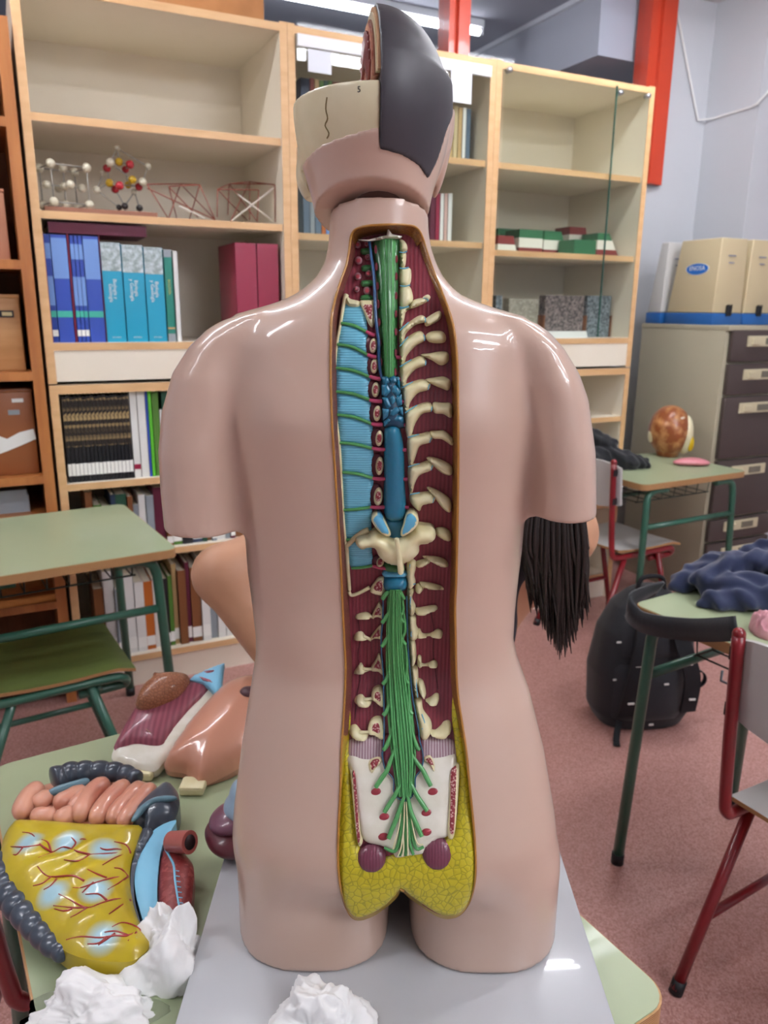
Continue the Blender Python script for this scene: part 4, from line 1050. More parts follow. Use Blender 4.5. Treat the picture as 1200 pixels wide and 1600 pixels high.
# ------------------------------------------------------------------ organ parts on the desk
class Plane:
    def __init__(s, o, n, right=(1, 0, 0)):
        s.o = Vector(o); s.n = Vector(n).normalized(); r = Vector(right); s.e1 = (r - s.n * r.dot(s.n)).normalized(); s.e2 = s.n.cross(s.e1)
    def hit(s, u, v, h=0.0):
        d = ray(u, v); o = s.o + s.n * h; t = (o - CAM).dot(s.n) / d.dot(s.n); p = CAM + d * t - s.o
        return p.dot(s.e1), p.dot(s.e2)
    def at(s, a, b, h): return s.o + s.e1 * a + s.e2 * b + s.n * h
def ppuff(pl, name, px, m, H, r=None, base=0.0, under=0.01, step=0.004, sn=4, parent=None, hpar=0.0, bump=None):
    cp = catmull([(a, b, 0) for a, b in px], sn, True) if sn else [Vector((a, b, 0)) for a, b in px]
    o2 = resample([pl.hit(p.x, p.y, hpar) for p in cp], step * 0.8)
    vv, tt, dd = fill2d(o2, step)
    r = r or max(dd.max(), 1e-4); q = np.clip(dd / r, 0, 1); hh = base + H * np.sqrt(np.clip(1 - (1 - q) ** 2, 0, 1))
    if bump: hh = hh + np.array([bump(p[0], p[1]) * min(1, d / r) for p, d in zip(vv, dd)])
    n = len(o2); top = [pl.at(p[0], p[1], h) for p, h in zip(vv, hh)]; bot = [pl.at(p[0], p[1], -under) for p in vv]
    k = len(top)
    area = sum(o2[i][0] * o2[(i + 1) % n][1] - o2[(i + 1) % n][0] * o2[i][1] for i in range(n))
    for q_ in top + bot: q_.z = max(q_.z, DT + 0.0006)
    mb = MB().add(top + bot, tt + [[k + i for i in f[::-1]] for f in tt])
    side = [(i, k + i, k + (i + 1) % n, (i + 1) % n) for i in range(n)]
    mb.f += side
    o = build(name, mb, m, parent, True, world=True, sharp=65)
    bm = bmesh.new(); bm.from_mesh(o.data); bmesh.ops.recalc_face_normals(bm, faces=bm.faces); bm.to_mesh(o.data); bm.free()
    return o
def bvh_of(o):
    M = o.matrix_world if o.parent is None else o.parent.matrix_world
    return BVHTree.FromPolygons([M @ v.co for v in o.data.vertices], [list(p.vertices) for p in o.data.polygons])
def on_bvh(bv, u, v, fb=None):
    h = bv.ray_cast(CAM, ray(u, v).normalized()); return h[0] if h[0] is not None else fb
DT = 0.763
E_ = lambda x, y: (x / 3.0, 1160 + y / 3.0)
G_ = lambda x, y: (x / 3.0, 740 + y / 3.0)
M_colon = mat('colon_slate', '#39424e', 0.32, coat=0.4)
M_coil = mat('intestine_pink', '#d39a80', 0.35, coat=0.4, col2='#c98670', pattern='noise', scale=18, mix=(0.4, 0.7))
M_lblue = mat('paint_light_blue', '#7fc0de', 0.35, coat=0.3)
M_liver = mat('gut_red', '#7c2a2a', 0.4, coat=0.35, col2='#9a4a46', pattern='speck', scale=220, mix=(0.5, 0.9))
M_vred = mat('vessel_red', '#8f2320', 0.4, coat=0.3)
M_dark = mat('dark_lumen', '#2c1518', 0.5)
IN = thing('intestine_model', 'painted intestine model with yellow apron, pink coils and slate grey colon', 'anatomical model', at_z(150, 1370, DT))
P0 = Plane((-0.33, 0.80, DT + 0.004), (0.0, -0.04, 1))
HP = 0.035
# yellow apron with light blue painted patches
M_apron = mat('apron_yellow', '#b7a21c', 0.38, coat=0.35, col2='#a58f14', pattern='noise', scale=14, mix=(0.35, 0.7))
apx = conv(E_, [(30, 420), (85, 372), (250, 378), (430, 390), (600, 396), (668, 402), (640, 480), (615, 560), (608, 650), (625, 760), (660, 860), (697, 930), (690, 970), (620, 1025), (480, 1025), (350, 1000), (270, 950), (190, 850), (100, 740), (40, 680), (5, 600), (5, 500)])
def lump(a, b): return 0.005 * math.sin(a * 95 + 1.3 * math.sin(b * 60)) * math.cos(b * 85)
AP = plabel(ppuff(P0, 'apron', apx, M_apron, 0.016, 0.05, HP, -0.012, 0.006, 4, IN, HP, lump), 'yellow fat apron with red vessels and light blue patches')
ab = bvh_of(AP)
spots = [on_bvh(ab, *E_(x, y)) for x, y in ((130, 465), (320, 470), (490, 505), (245, 705), (450, 695), (485, 910))]
nt = M_apron.node_tree; N = nt.nodes; L = nt.links; bs = N['Principled BSDF']; src = bs.inputs['Base Color'].links[0].from_socket
tc = [x for x in N if x.type == 'TEX_COORD'][0]; acc = None
for s in spots:
    if s is None: continue
    q = IN.matrix_world.inverted() @ s
    dn = N.new('ShaderNodeVectorMath'); dn.operation = 'DISTANCE'; dn.inputs[1].default_value = q; L.new(tc.outputs['Object'], dn.inputs[0])
    mr = N.new('ShaderNodeMapRange'); mr.inputs['From Min'].default_value = 0.008; mr.inputs['From Max'].default_value = 0.020; mr.inputs['To Min'].default_value = 0.9; mr.inputs['To Max'].default_value = 0.0
    L.new(dn.outputs['Value'], mr.inputs['Value'])
    if acc is None: acc = mr.outputs[0]
    else:
        mm = N.new('ShaderNodeMath'); mm.operation = 'MAXIMUM'; L.new(acc, mm.inputs[0]); L.new(mr.outputs[0], mm.inputs[1]); acc = mm.outputs[0]
mx = N.new('ShaderNodeMix'); mx.data_type = 'RGBA'; mx.inputs['B'].default_value = lin('#9cc6d6')
L.new(acc, mx.inputs['Factor']); L.new(src, mx.inputs['A']); L.new(mx.outputs['Result'], bs.inputs['Base Color'])
trees = [[(612, 518), (540, 540), (480, 575)], [(612, 518), (550, 500), (480, 500), (400, 455), (375, 455)], [(612, 518), (590, 480), (535, 465)], [(420, 525), (360, 510), (300, 490), (245, 515), (180, 540)], [(420, 525), (370, 555), (300, 550)], [(612, 518), (520, 520), (420, 525)],
         [(245, 515), (190, 480), (150, 430), (105, 420)], [(190, 480), (120, 490), (50, 488)], [(240, 515), (225, 470), (195, 455)], [(110, 490), (80, 525), (62, 525)], [(340, 495), (355, 470), (335, 445)],
         [(600, 630), (530, 635), (455, 655), (380, 680), (340, 680)], [(600, 630), (570, 595), (535, 588)], [(600, 630), (555, 660), (505, 690)], [(500, 635), (450, 615), (410, 595)], [(395, 650), (340, 625), (240, 630), (205, 615), (175, 580)], [(240, 630), (200, 660), (155, 672)], [(265, 640), (240, 670), (205, 690)], [(440, 655), (410, 680), (385, 705)],
         [(612, 740), (540, 735), (470, 755), (410, 775), (340, 745), (275, 710)], [(612, 740), (560, 770), (510, 805)], [(500, 740), (460, 710), (400, 712)], [(410, 775), (340, 775), (250, 765)], [(410, 775), (370, 800), (330, 820)], [(340, 780), (300, 790), (255, 780)],
         [(658, 880), (600, 905), (540, 905), (470, 915), (380, 910), (310, 925)], [(658, 880), (620, 855), (570, 845), (525, 865)], [(600, 905), (540, 885), (490, 890)], [(500, 910), (465, 940), (410, 945)], [(640, 890), (600, 930)], [(540, 895), (490, 930), (460, 950)]]
for px in trees:
    pts = [on_bvh(ab, *E_(x, y)) for x, y in px]; pts = [p for p in pts if p is not None]
    if len(pts) > 1: build('vessel', MB().tube(catmull(pts, 4), [0.0013, 0.0010, 0.0006], 6), M_vred, IN, True, world=True)
# pink coils
P0c = Plane((-0.33, 0.80, DT + 0.002), (0.0, -0.03, 1))
def sausage(name, px, rpx, m, h, fn=E_, parent=IN):
    pl = [P0c.at(*P0c.hit(*fn(x, y), h), h) for x, y in px]
    pts = catmull(pl, 5); n = len(pts); R = rpx * 0.00027
    rs = [R * min(1.0, 0.35 + 0.65 * math.sqrt(min(i, n - 1 - i) / 3.0)) for i in range(n)]
    return build(name, MB().tube(pts, rs, 12), m, parent, True, world=True)
for px, r in (([(95, 345), (115, 290), (150, 240), (205, 210)], 48), ([(150, 335), (215, 345), (265, 330)], 40), ([(160, 300), (200, 270), (240, 245)], 42), ([(265, 375), (310, 345), (350, 335)], 44), ([(370, 360), (390, 300), (440, 225), (510, 185)], 46), ([(330, 320), (380, 270), (430, 215)], 40),
              ([(445, 375), (480, 310), (530, 250), (600, 190)], 46), ([(520, 375), (560, 310), (610, 260), (660, 195)], 44), ([(565, 390), (620, 320), (670, 260), (715, 205)], 44), ([(250, 290), (320, 262), (400, 215)], 42)):
    sausage('intestine_coil', px, r, M_coil, 0.040)
ppuff(P0c, 'coil_bed', conv(E_, [(90, 380), (110, 260), (200, 180), (400, 150), (640, 150), (740, 200), (700, 280), (640, 420), (400, 420)]), M_coil, 0.02, 0.03, 0.015, -0.002, 0.006, 4, IN, 0.03)
# colon: chain of sacs along the far side and along the near left side
def haustra(name, px, rpx, h, lobes_, m, amp=0.20):
    pts = catmull([P0c.at(*P0c.hit(*E_(x, y), h), h) for x, y in px], 16); n = len(pts); rs = []
    for i in range(n):
        s_ = i / (n - 1); e_ = math.sqrt(max(0.0, 1 - max(0, abs(2 * s_ - 1) - 0.9) ** 2 / 0.0101))
        rs.append(float(np.interp(s_, np.linspace(0, 1, len(rpx)), rpx)) * 0.00030 * (1 - amp + amp * abs(math.sin(math.pi * lobes_ * s_)) ** 0.6) * max(0.08, e_))
    return build(name, MB().tube(pts, rs, 18), m, IN, True, world=True)
plabel(haustra('colon', [(245, 185), (330, 152), (420, 140), (520, 138), (600, 152), (650, 175)], [66, 58, 50, 44, 34], 0.042, 7, M_colon), 'slate grey segmented colon')
sausage('colon_band', [(225, 240), (300, 215), (370, 195), (420, 180)], 22, mat('colon_band', '#5d7f8c', 0.35, coat=0.3), 0.046)
plabel(haustra('colon', [(-20, 540), (10, 640), (45, 715), (100, 790), (170, 870), (240, 945), (310, 1000)], [44, 50, 52, 50, 46, 40, 28], 0.028, 10, M_colon), 'slate grey segmented colon')
wx = conv(E_, [(585, 380), (640, 300), (720, 240), (770, 205), (820, 215), (842, 270), (830, 340), (800, 380), (730, 410), (690, 430), (660, 400)])
plabel(ppuff(P0, 'colon_end', wx, M_colon, 0.018, None, 0.030, -0.004, 0.005, 4, IN, 0.03), 'dark slate end of the colon')
sausage('colon_band', [(620, 370), (680, 300), (740, 270), (830, 262)], 16, mat('colon_band', '#5d7f8c'), 0.050)
ppuff(P0, 'colon_cut', conv(E_, [(668, 405), (720, 420), (660, 520), (630, 620), (632, 740), (665, 860), (700, 920), (690, 935), (650, 850), (618, 740), (612, 620), (630, 520)]), M_colon, 0.006, None, 0.035, -0.004, 0.005, 3, IN, 0.035)
plabel(ppuff(P0, 'mesentery', conv(E_, [(825, 360), (800, 410), (765, 470), (745, 560), (735, 700), (745, 900), (700, 912), (660, 800), (632, 680), (636, 580), (670, 480), (730, 400)]), M_lblue, 0.002, 0.01, 0.034, -0.010, 0.005, 3, IN, 0.035), 'flat light blue sheet')
LV = plabel(ppuff(P0, 'gut_wall', conv(E_, [(760, 470), (800, 430), (870, 510), (905, 560), (905, 640), (895, 740), (870, 850), (820, 932), (770, 905), (735, 800), (730, 660), (740, 550)]), M_liver, 0.012, 0.03, 0.024, -0.002, 0.005, 4, IN, 0.03), 'dark red cut gut wall')
lb = bvh_of(LV)
pts = [on_bvh(lb, *E_(x, y)) for x, y in ((775, 500), (800, 545), (815, 580), (820, 640), (828, 700), (838, 760), (850, 825))]; pts = [p for p in pts if p]
build('vessel_ladder', MB().tube(catmull(pts, 3), [0.0016, 0.0014, 0.001], 6), M_lblue, IN, True, world=True)
for i, (x, y) in enumerate([(822, 600 + 25 * k) for k in range(9)]):
    a = on_bvh(lb, *E_(x - 10 + i * 3, y)); b = on_bvh(lb, *E_(x + 18 + i * 3, y + 4))
    if a and b: build('vessel_rung', MB().tube([a, b], 0.0008, 5), M_lblue, IN, True, world=True)
c0 = P0.at(*P0.hit(*E_(800, 465), 0.040), 0.040); c1 = P0.at(*P0.hit(*E_(890, 468), 0.050), 0.050)
build('gut_tube', MB().tube([c0, (c0 + c1) / 2, c1], [0.012, 0.0128, 0.0132], 20), mat('gut_pink', '#a85a52', 0.35, coat=0.4), IN, True, world=True, sharp=50)
dr = (c1 - c0).normalized(); build('lumen', MB().tube([c1 - dr * 0.002, c1 + dr * 0.0006], 0.0085, 18), M_dark, IN, True, world=True)

# chest cover piece with breast: a tilted shell
CH = thing('chest_cover', 'pink chest cover model with nipple, striped red muscle and brown gland lobe', 'anatomical model', at_z(260, 1215, DT))
PC = Plane(at_z(250, 1205, DT + 0.012), (0.05, -0.42, 1))
M_musc2 = mat('chest_muscle', '#96505e', 0.38, coat=0.35, col2='#7f3e4d', pattern='wave', scale=45, stretch=(0.9, 0.5, 0.3), mix=(0.0, 1.0), bump=0.08)
M_skin2 = mat('skin_plastic_tan', '#c98f76', 0.3, coat=0.6)
ppuff(PC, 'rib_bed', conv(G_, [(525, 1345), (560, 1250), (612, 1150), (655, 1075), (720, 1010), (900, 965), (1000, 990), (1040, 1050), (960, 1140), (860, 1260), (770, 1360), (735, 1400), (690, 1402), (600, 1372)]), M_sacrum, 0.006, 0.012, 0.004, 0.010, 0.006, 4, CH)
plabel(ppuff(PC, 'chest_muscle', conv(G_, [(540, 1310), (565, 1240), (615, 1150), (660, 1085), (760, 1020), (900, 972), (990, 1005), (960, 1060), (890, 1130), (810, 1230), (770, 1290), (720, 1300), (640, 1290)]), M_musc2, 0.016, 0.05, 0.008, -0.002, 0.006, 4, CH), 'striped red chest muscle')
SK = plabel(ppuff(PC, 'skin_cover', conv(G_, [(772, 1372), (800, 1320), (850, 1240), (920, 1150), (1010, 1050), (1090, 995), (1190, 972), (1300, 1000), (1330, 1120), (1260, 1270), (1160, 1370), (950, 1482), (915, 1462), (870, 1420), (790, 1405)]), M_skin2, 0.045, 0.085, 0.006, 0.006, 0.007, 4, CH), 'pink skin over the breast')
sb = bvh_of(SK)
h = on_bvh(sb, *G_(1165, 1022))
if h: build('nipple', MB().ball(h, (0.013, 0.011, 0.008), 16, 8), mat('nipple_dark', '#5b4248', 0.4, coat=0.3), CH, True, world=True)
gl = ppuff(PC, 'gland_lobe', conv(G_, [(638, 1092), (655, 1040), (685, 1000), (715, 975), (722, 942), (748, 955), (810, 950), (885, 962), (880, 1000), (830, 1055), (740, 1100), (680, 1112)]), mat('gland_brown', '#7d4a30', 0.4, coat=0.4, col2='#9a6242', pattern='cells', scale=180, mix=(0.02, 0.12), bump=0.8), 0.022, None, 0.024, -0.01, 0.004, 4, CH, 0.02)
plabel(gl, 'brown lobed gland')
cart = conv(G_, [(890, 972), (955, 935), (1045, 898), (1050, 915), (1030, 1042), (995, 1022), (955, 985)])
plabel(ppuff(PC, 'cartilage', cart, M_lblue, 0.006, 0.006, 0.024, -0.014, 0.004, 2, CH, 0.02), 'light blue cartilage')
for px in ([(960, 945), (1005, 940), (1000, 950), (970, 955)], [(935, 970), (985, 985), (1000, 1000), (960, 985)]):
    ppuff(PC, 'cartilage_gap', conv(G_, px), M_musc2, 0.002, None, 0.030, -0.026, 0.003, 2, CH, 0.02)
for px in ([(610, 1150), (700, 1210), (750, 1290)], [(680, 1110), (760, 1160), (820, 1220)], [(790, 1085), (850, 1110), (890, 1140)]):
    mbv = bvh_of([c for c in CH.children if c.name.startswith('chest_muscle')][0])
    pts = [on_bvh(mbv, *G_(x, y)) for x, y in px]; pts = [p for p in pts if p]
    if len(pts) > 2: build('muscle_seam', MB().tube(catmull(pts, 4), 0.0009, 5), mat('seam_tan', '#9a6a58', 0.5), CH, True, world=True)
build('rib_end', MB().box(at_z(215, 1206, DT + 0.008), (0.05, 0.03, 0.014), bev=0.004), M_bone, CH, world=True)
build('rib_end', MB().box(at_z(302, 1228, DT + 0.008), (0.035, 0.03, 0.014), bev=0.004), M_bone, CH, world=True)

# liver like organ half hidden behind the thigh
OR = thing('organ_model', 'small dark red and bluish organ model half behind torso thigh', 'anatomical model', at_z(362, 1335, DT))
OB = ZB
def blob(parent, name, u, v, z, r, m):
    return build(name, MB().ball(at_z(u, v, z), r, 18, 12), m, parent, True, world=True)
def lobes(name, specs, m, k):
    cs = [(at_z(u, v, z), r) for u, v, z, r in specs]
    lo_ = [min(c[i] - r[i] for c, r in cs) - 0.008 for i in range(3)]; hi_ = [max(c[i] + r[i] for c, r in cs) + 0.008 for i in range(3)]
    x, y, z = grid(lo_, hi_, 0.002); F = None
    for c, r in cs:
        f = (np.sqrt(((x - c[0]) / r[0]) ** 2 + ((y - c[1]) / r[1]) ** 2 + ((z - c[2]) / r[2]) ** 2) - 1) * min(r); F = f if F is None else smin(F, f, k)
    return nets_obj(name, F, lo_, 0.002, m, OR, 3)
lobes('lower_lobe', [(362, 1303, OB + 0.020, (0.030, 0.035, 0.018)), (342, 1296, OB + 0.026, (0.016, 0.020, 0.011)), (372, 1312, OB + 0.016, (0.028, 0.030, 0.015))], mat('organ_maroon', '#5e2730', 0.35, coat=0.4), 0.004)
lobes('mid_lobe', [(350, 1283, OB + 0.038, (0.017, 0.022, 0.009)), (368, 1276, OB + 0.042, (0.026, 0.028, 0.014))], mat('organ_plum', '#74485a', 0.35, coat=0.4), 0.006)
lobes('blue_lobe', [(368, 1258, OB + 0.054, (0.014, 0.022, 0.012)), (374, 1243, OB + 0.066, (0.012, 0.02, 0.020)), (382, 1262, OB + 0.055, (0.018, 0.024, 0.016))], mat('organ_blue', '#8ba3b6', 0.35, coat=0.4), 0.006)
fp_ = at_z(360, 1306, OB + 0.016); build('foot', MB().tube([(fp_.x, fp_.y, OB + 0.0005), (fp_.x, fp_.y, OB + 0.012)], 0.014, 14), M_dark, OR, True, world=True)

# crumpled tissues
from mathutils import noise as mnoise
M_tissue = mat('tissue_white', '#f3f3f1', 0.9)
def crumple(name, label, cat, base, size, m, seed, group=None, n=110, amp=0.5, fs=1.9):
    vs = []; fs_ = []
    nu, nv = n, n // 2
    off = Vector((seed * 7.3, seed * 3.1, seed * 1.7))
    for i in range(nv + 1):
        a = -0.25 * math.pi + 0.75 * math.pi * i / nv
        for k in range(nu):
            b = 2 * math.pi * k / nu
            d = Vector((math.cos(a) * math.cos(b), math.cos(a) * math.sin(b), math.sin(a)))
            q = d * fs + off
            f = 1.0 + amp * 1.3 * mnoise.noise(q * 0.6) + amp * 0.9 * (0.5 - abs(mnoise.noise(q * 1.1 + off))) + amp * 0.30 * (0.4 - abs(mnoise.noise(q * 2.7)))
            p = Vector((d.x * size[0], d.y * size[1], d.z * size[2])) * f
            p.z = max(p.z, -0.32 * size[2] * 0 - 0.0) if i > 0 else 0.0
            vs.append(p)
    for i in range(nv):
        for k in range(nu): fs_.append((i * nu + k, i * nu + (k + 1) % nu, (i + 1) * nu + (k + 1) % nu, (i + 1) * nu + k))
    fs_.append(list(range(nu))[::-1])
    o = build(name, MB().add(vs, fs_), m, None, True)
    o.location = base
    return tag(o, label, cat, group)
crumple('tissue', 'crumpled white tissue leaning on the red end of the intestine model', 'tissue', at_z(272, 1505, DT), (0.036, 0.034, 0.052), M_tissue, 1)
crumple('tissue', 'wide crumpled white tissue on the green desk below the yellow apron', 'tissue', at_z(150, 1592, DT), (0.052, 0.028, 0.030), M_tissue, 2)
crumple('tissue', 'crumpled white tissue on the white board at the foot of the torso', 'tissue', at_z(497, 1605, ZB), (0.036, 0.03, 0.034), M_tissue, 3)
# ------------------------------------------------------------------ books and things on the shelves
M_page = mat('page_paper', '#e6dfca', 0.8)
def book(label, k0, k1, z0, h, m, d=0.19, n=0.03, lean=0.0, group=None, band=None, title=None, name='book'):
    """upright book, spine towards the room; origin at its foot"""
    w_ = max(k1 - k0, 0.004)
    t = thing(name, label, 'book', K((k0 + k1) / 2, n, z0), ANG, group)
    c = 0.0022 if w_ > 0.01 else 0.001
    mb = MB().box((-w_ / 2 + c / 2, d / 2, h / 2), (c, d, h)).box((w_ / 2 - c / 2, d / 2, h / 2), (c, d, h)).box((0, c / 2, h / 2), (w_, c, h))
    if lean: mb.xf(Matrix.Rotation(lean, 4, 'Y'))
    cv = build('cover', mb, m, t)
    pg = MB().box((0, d / 2 + c * 0.5 - 0.002, h / 2), (max(w_ - 2 * c, 0.001), d - 0.006, h - 0.006))
    if lean: pg.xf(Matrix.Rotation(lean, 4, 'Y'))
    build('pages', pg, M_page, t)
    for b in (band or []):
        za, zb, bm_ = b
        q = MB().box((0, -0.0004, (za + zb) / 2 * h), (w_ * 0.96, 0.0008, (zb - za) * h))
        if lean: q.xf(Matrix.Rotation(lean, 4, 'Y'))
        build('spine_band', q, bm_, cv)
    for s_ in (title or []):
        txt, size, zc, m_ = s_[:4]; dx = s_[4] if len(s_) > 4 else 0
        Mx = Matrix.Translation((dx, -0.0012, zc * h)) @ Matrix(((0, -1 * 0, 0, 0), (0, 0, -1, 0), (0, 1, 0, 0), (0, 0, 0, 1)))
        Mx = Matrix.Translation((dx, -0.0012, zc * h)) @ Matrix.Rotation(math.pi / 2, 4, 'X') @ Matrix.Rotation(-math.pi / 2 if s_[5] else 0, 4, 'Z') if len(s_) > 5 else Mx
        build('spine_title', text_mb(txt, size, Mx, 0.0002), m_, cv)
    return t
def kof(u, v, n=0.03): return at_n(u, v, n)[0]
def zof(u, v, n=0.03): return at_n(u, v, n)[1]
C_blue = mat('book_blue', '#2c4aa8', 0.4, coat=0.2); C_lb = mat('book_pale_blue', '#6f93cf', 0.4); C_teal = mat('book_teal', '#1597b8', 0.4, coat=0.2)
C_gp = mat('book_grey_photo', '#8c9a98', 0.5, col2='#c9d6d8', pattern='noise', scale=60, mix=(0.4, 0.65)); C_white = mat('book_white', '#e3e3de', 0.5); C_green = mat('book_green', '#1f7d6c', 0.4)
C_red = mat('book_red', '#8e1b3a', 0.4, coat=0.2); C_maroon = mat('book_maroon', '#5d1730', 0.5); C_lime = mat('book_lime', '#58b52c', 0.45); C_olive = mat('book_olive', '#4f7a2c', 0.5)
C_blk = mat('book_black', '#17181d', 0.4, coat=0.2); C_ink = mat('book_ink_white', '#f0f0ea', 0.5); C_photo = mat('book_photo_specks', '#241c18', 0.45, col2='#b59a6a', pattern='speck', scale=85, mix=(0.55, 0.95))
C_navy = mat('book_navy', '#27364f', 0.5); C_brown = mat('book_brown', '#7a4a26', 0.5); C_tan = mat('book_tan', '#b89a68', 0.5); C_grey = mat('book_grey', '#8f979c', 0.5); C_dg = mat('book_dark_green', '#22503a', 0.5); C_orange = mat('book_orange', '#b8621f', 0.5)
C_gband = mat('band_green', '#3fae9a', 0.5)
z0 = 1.300
hB = zof(215, 372) - z0; hT = zof(450 / 2.5, 379) - z0
grpE = 'blue encyclopedia volumes on the open bookcase'
kA0, kB0 = -0.3808, kof(87, 470) - 0.0005; kS = np.linspace(kA0, kB0, 4)
for i3, (x0, x1) in enumerate(((76.5, 79.5), (80, 83), (83.5, 87), (117, 123), (123.5, 129.5), (130, 136))):
    book('thin blue encyclopedia volume standing in a red slipcase on the open bookcase', kS[i3] if i3 < 3 else kof(x0, 470), kS[i3 + 1] - 0.0004 if i3 < 3 else kof(x1, 470), z0, hB, C_blue, group=grpE, band=[(0.06, 0.12, C_ink), (0.24, 0.30, C_gband), (0.35, 0.62, C_lb), (0.78, 0.92, C_lb)], n=0.035)
for x0, x1, lb_ in ((87.5, 112.5, 'thick blue encyclopedia volume in the slipcase against the bookcase side'), (137, 161, 'thick blue encyclopedia volume in the slipcase beside the turquoise textbooks')):
    book(lb_, kof(x0, 470), kof(x1, 470), z0, hB, C_blue, group=grpE, band=[(0.24, 0.30, C_gband), (0.60, 0.97, C_lb)], n=0.035)
for x0, x1, tx in ((76, 113.5, 0), (115.5, 162.0, 1)):
    ka, kb = max(kof(x0, 470), -0.3815), kof(x1, 470)
    mb = MB(); hh = hB + 0.004
    room_box(mb, ka - 0.002, ka - 0.0005, 0.032, 0.24, z0, z0 + hh); room_box(mb, kb + 0.0005, kb + 0.002, 0.032, 0.24, z0, z0 + hh); room_box(mb, ka - 0.002, kb + 0.002, 0.236, 0.24, z0, z0 + hh)
    o = build('slipcase', mb, C_red); o.matrix_world = ROOM
    tag(o, ('red card slipcase around blue volumes against the bookcase side', 'red card slipcase around blue volumes beside the turquoise textbooks')[tx], 'slipcase')
for i, (x0, x1) in enumerate(((163, 194), (195, 228), (229, 258))):
    book(('turquoise textbook with grey photo head, standing against the red slipcase', 'turquoise textbook with grey photo head, between two alike', 'turquoise textbook with grey photo head, beside the thin green textbook')[i], kof(x0, 470), kof(x1, 470), z0, hT * (1.0, 0.985, 0.97)[i], C_teal, group='turquoise textbooks', band=[(0.72, 1.0, C_gp)], n=0.03,
         title=[('Biología', 0.017, 0.56, C_ink, 0.006, 1), ('y Geología', 0.017, 0.54, C_ink, -0.009, 1), ('EDITORIAL', 0.006, 0.05, C_ink, 0.0, 0)] if i else [('Biología y', 0.017, 0.54, C_ink, 0.006, 1), ('Geología', 0.017, 0.50, C_ink, -0.009, 1), ('EDITORIAL', 0.006, 0.05, C_ink, 0.0, 0)])
book('thin green textbook with yellow spine lettering beside the turquoise textbooks', kof(259.5, 470), kof(272, 470), z0, zof(262, 390) - z0, C_green, n=0.03, band=[(0.0, 0.09, C_grey), (0.14, 0.16, C_tan), (0.92, 1.0, C_grey)], title=[('BIOLOGÍA', 0.011, 0.6, mat('ink_yellow', '#d8d070', 0.5), 0.0, 1)])
book('thin white booklet leaning at the end of the turquoise textbook row', kof(274, 470), kof(281, 470), z0, zof(270, 392) - z0, C_white, n=0.03)
hR = zof(380, 379) - z0
book('thick dark red volume beside its equal, next to the open shelf space', kof(369, 430), kof(402, 430), z0, hR, C_red, n=0.035, d=0.24)
book('thick dark red volume beside its equal, next to the bookcase side', kof(403, 430), kof(436, 430), z0, hR, C_red, n=0.035, d=0.24)
# red folder lying across the blue volumes
ka, kb = kof(76, 362), kof(229, 362); zt = z0 + hB + 0.005
fo = thing('folder', 'dark red box folder lying on top of the blue volumes', 'folder', K((ka + kb) / 2, 0.03, zt), ANG)
build('cover', MB().box((0, 0.11, 0.0015), (kb - ka, 0.22, 0.003)).box((0, 0.11, 0.0325), (kb - ka, 0.22, 0.003)).box((0, 0.002, 0.017), (kb - ka, 0.003, 0.034)), C_maroon, fo)
build('pages', MB().box((0, 0.112, 0.017), (kb - ka - 0.006, 0.21, 0.027)), M_page, fo)
# black series with white foot labels
z0 = 0.816; hS = zof(150, 618) - z0; n_ = 17
ks = np.linspace(kof(101, 680), kof(205, 680), n_ + 1)
for i in range(n_):
    book('black paperback with photo spine and white foot label in a uniform row', ks[i] + 0.0004, ks[i + 1] - 0.0004, z0, hS * (1 + 0.01 * math.sin(i * 2.1)), C_blk, group='uniform black paperbacks', band=[(0.08, 0.22, C_ink), (0.42, 0.97, C_photo)])
for lab, x0, x1, m, v in (('broad white ring binder with small red mark standing beside the black paperbacks', 206, 217, C_white, 612), ('white ring binder standing between white binder and blue book', 217.5, 230, C_white, 612), ('thin blue book beside the white binders', 230.5, 234, C_blue, 610), ('bright lime green book on the black paperback shelf', 234.5, 240, C_lime, 610),
                          ('broad olive green book next to the lime green one', 240.5, 251, C_olive, 612), ('thin white booklet next to the olive green book', 251.5, 255, C_white, 640), ('dark green book standing behind the torso arm', 255.5, 268, C_dg, 612)):
    book(lab, kof(x0, 680), kof(x1, 680), z0, min(zof(x0, v) - z0, 0.3125), m, band=[(0.1, 0.16, C_red)] if 'red mark' in lab else None)
# lower shelves: mixed books
pal = [('white', C_white), ('brown', C_brown), ('grey', C_grey), ('dark green', C_dg), ('navy blue', C_navy), ('tan', C_tan), ('orange', C_orange), ('black', C_blk), ('green', C_olive), ('dark red', C_maroon)]
rb = random.Random(11)
def fill(ka, kb, z0, h0, h1, where, seq=None, gap=0.0):
    k = ka; i = 0
    while k < kb:
        wd = rb.uniform(0.016, 0.04); nm_, m = (pal[seq[i % len(seq)]] if seq else rb.choice(pal))
        if k + wd > kb: break
        lab_b = rb.random() < 0.6
        book('%s book standing on the %s' % (nm_, where), k, k + wd - 0.001, z0, rb.uniform(h0, h1), m, n=rb.uniform(0.03, 0.05), band=[(0.06, 0.2, C_ink)] if lab_b else None, group='books on the ' + where)
        k += wd; i += 1
fill(-0.33, 0.43, 0.541, 0.17, 0.24, 'middle lower shelf of the open bookcase', [1, 8, 7, 4, 3, 1, 2, 0, 2, 9])
fill(-0.33, 0.43, 0.13, 0.26, 0.34, 'lowest shelf of the open bookcase', [1, 0, 2, 0, 0, 6, 0, 7, 8, 5, 1, 9])
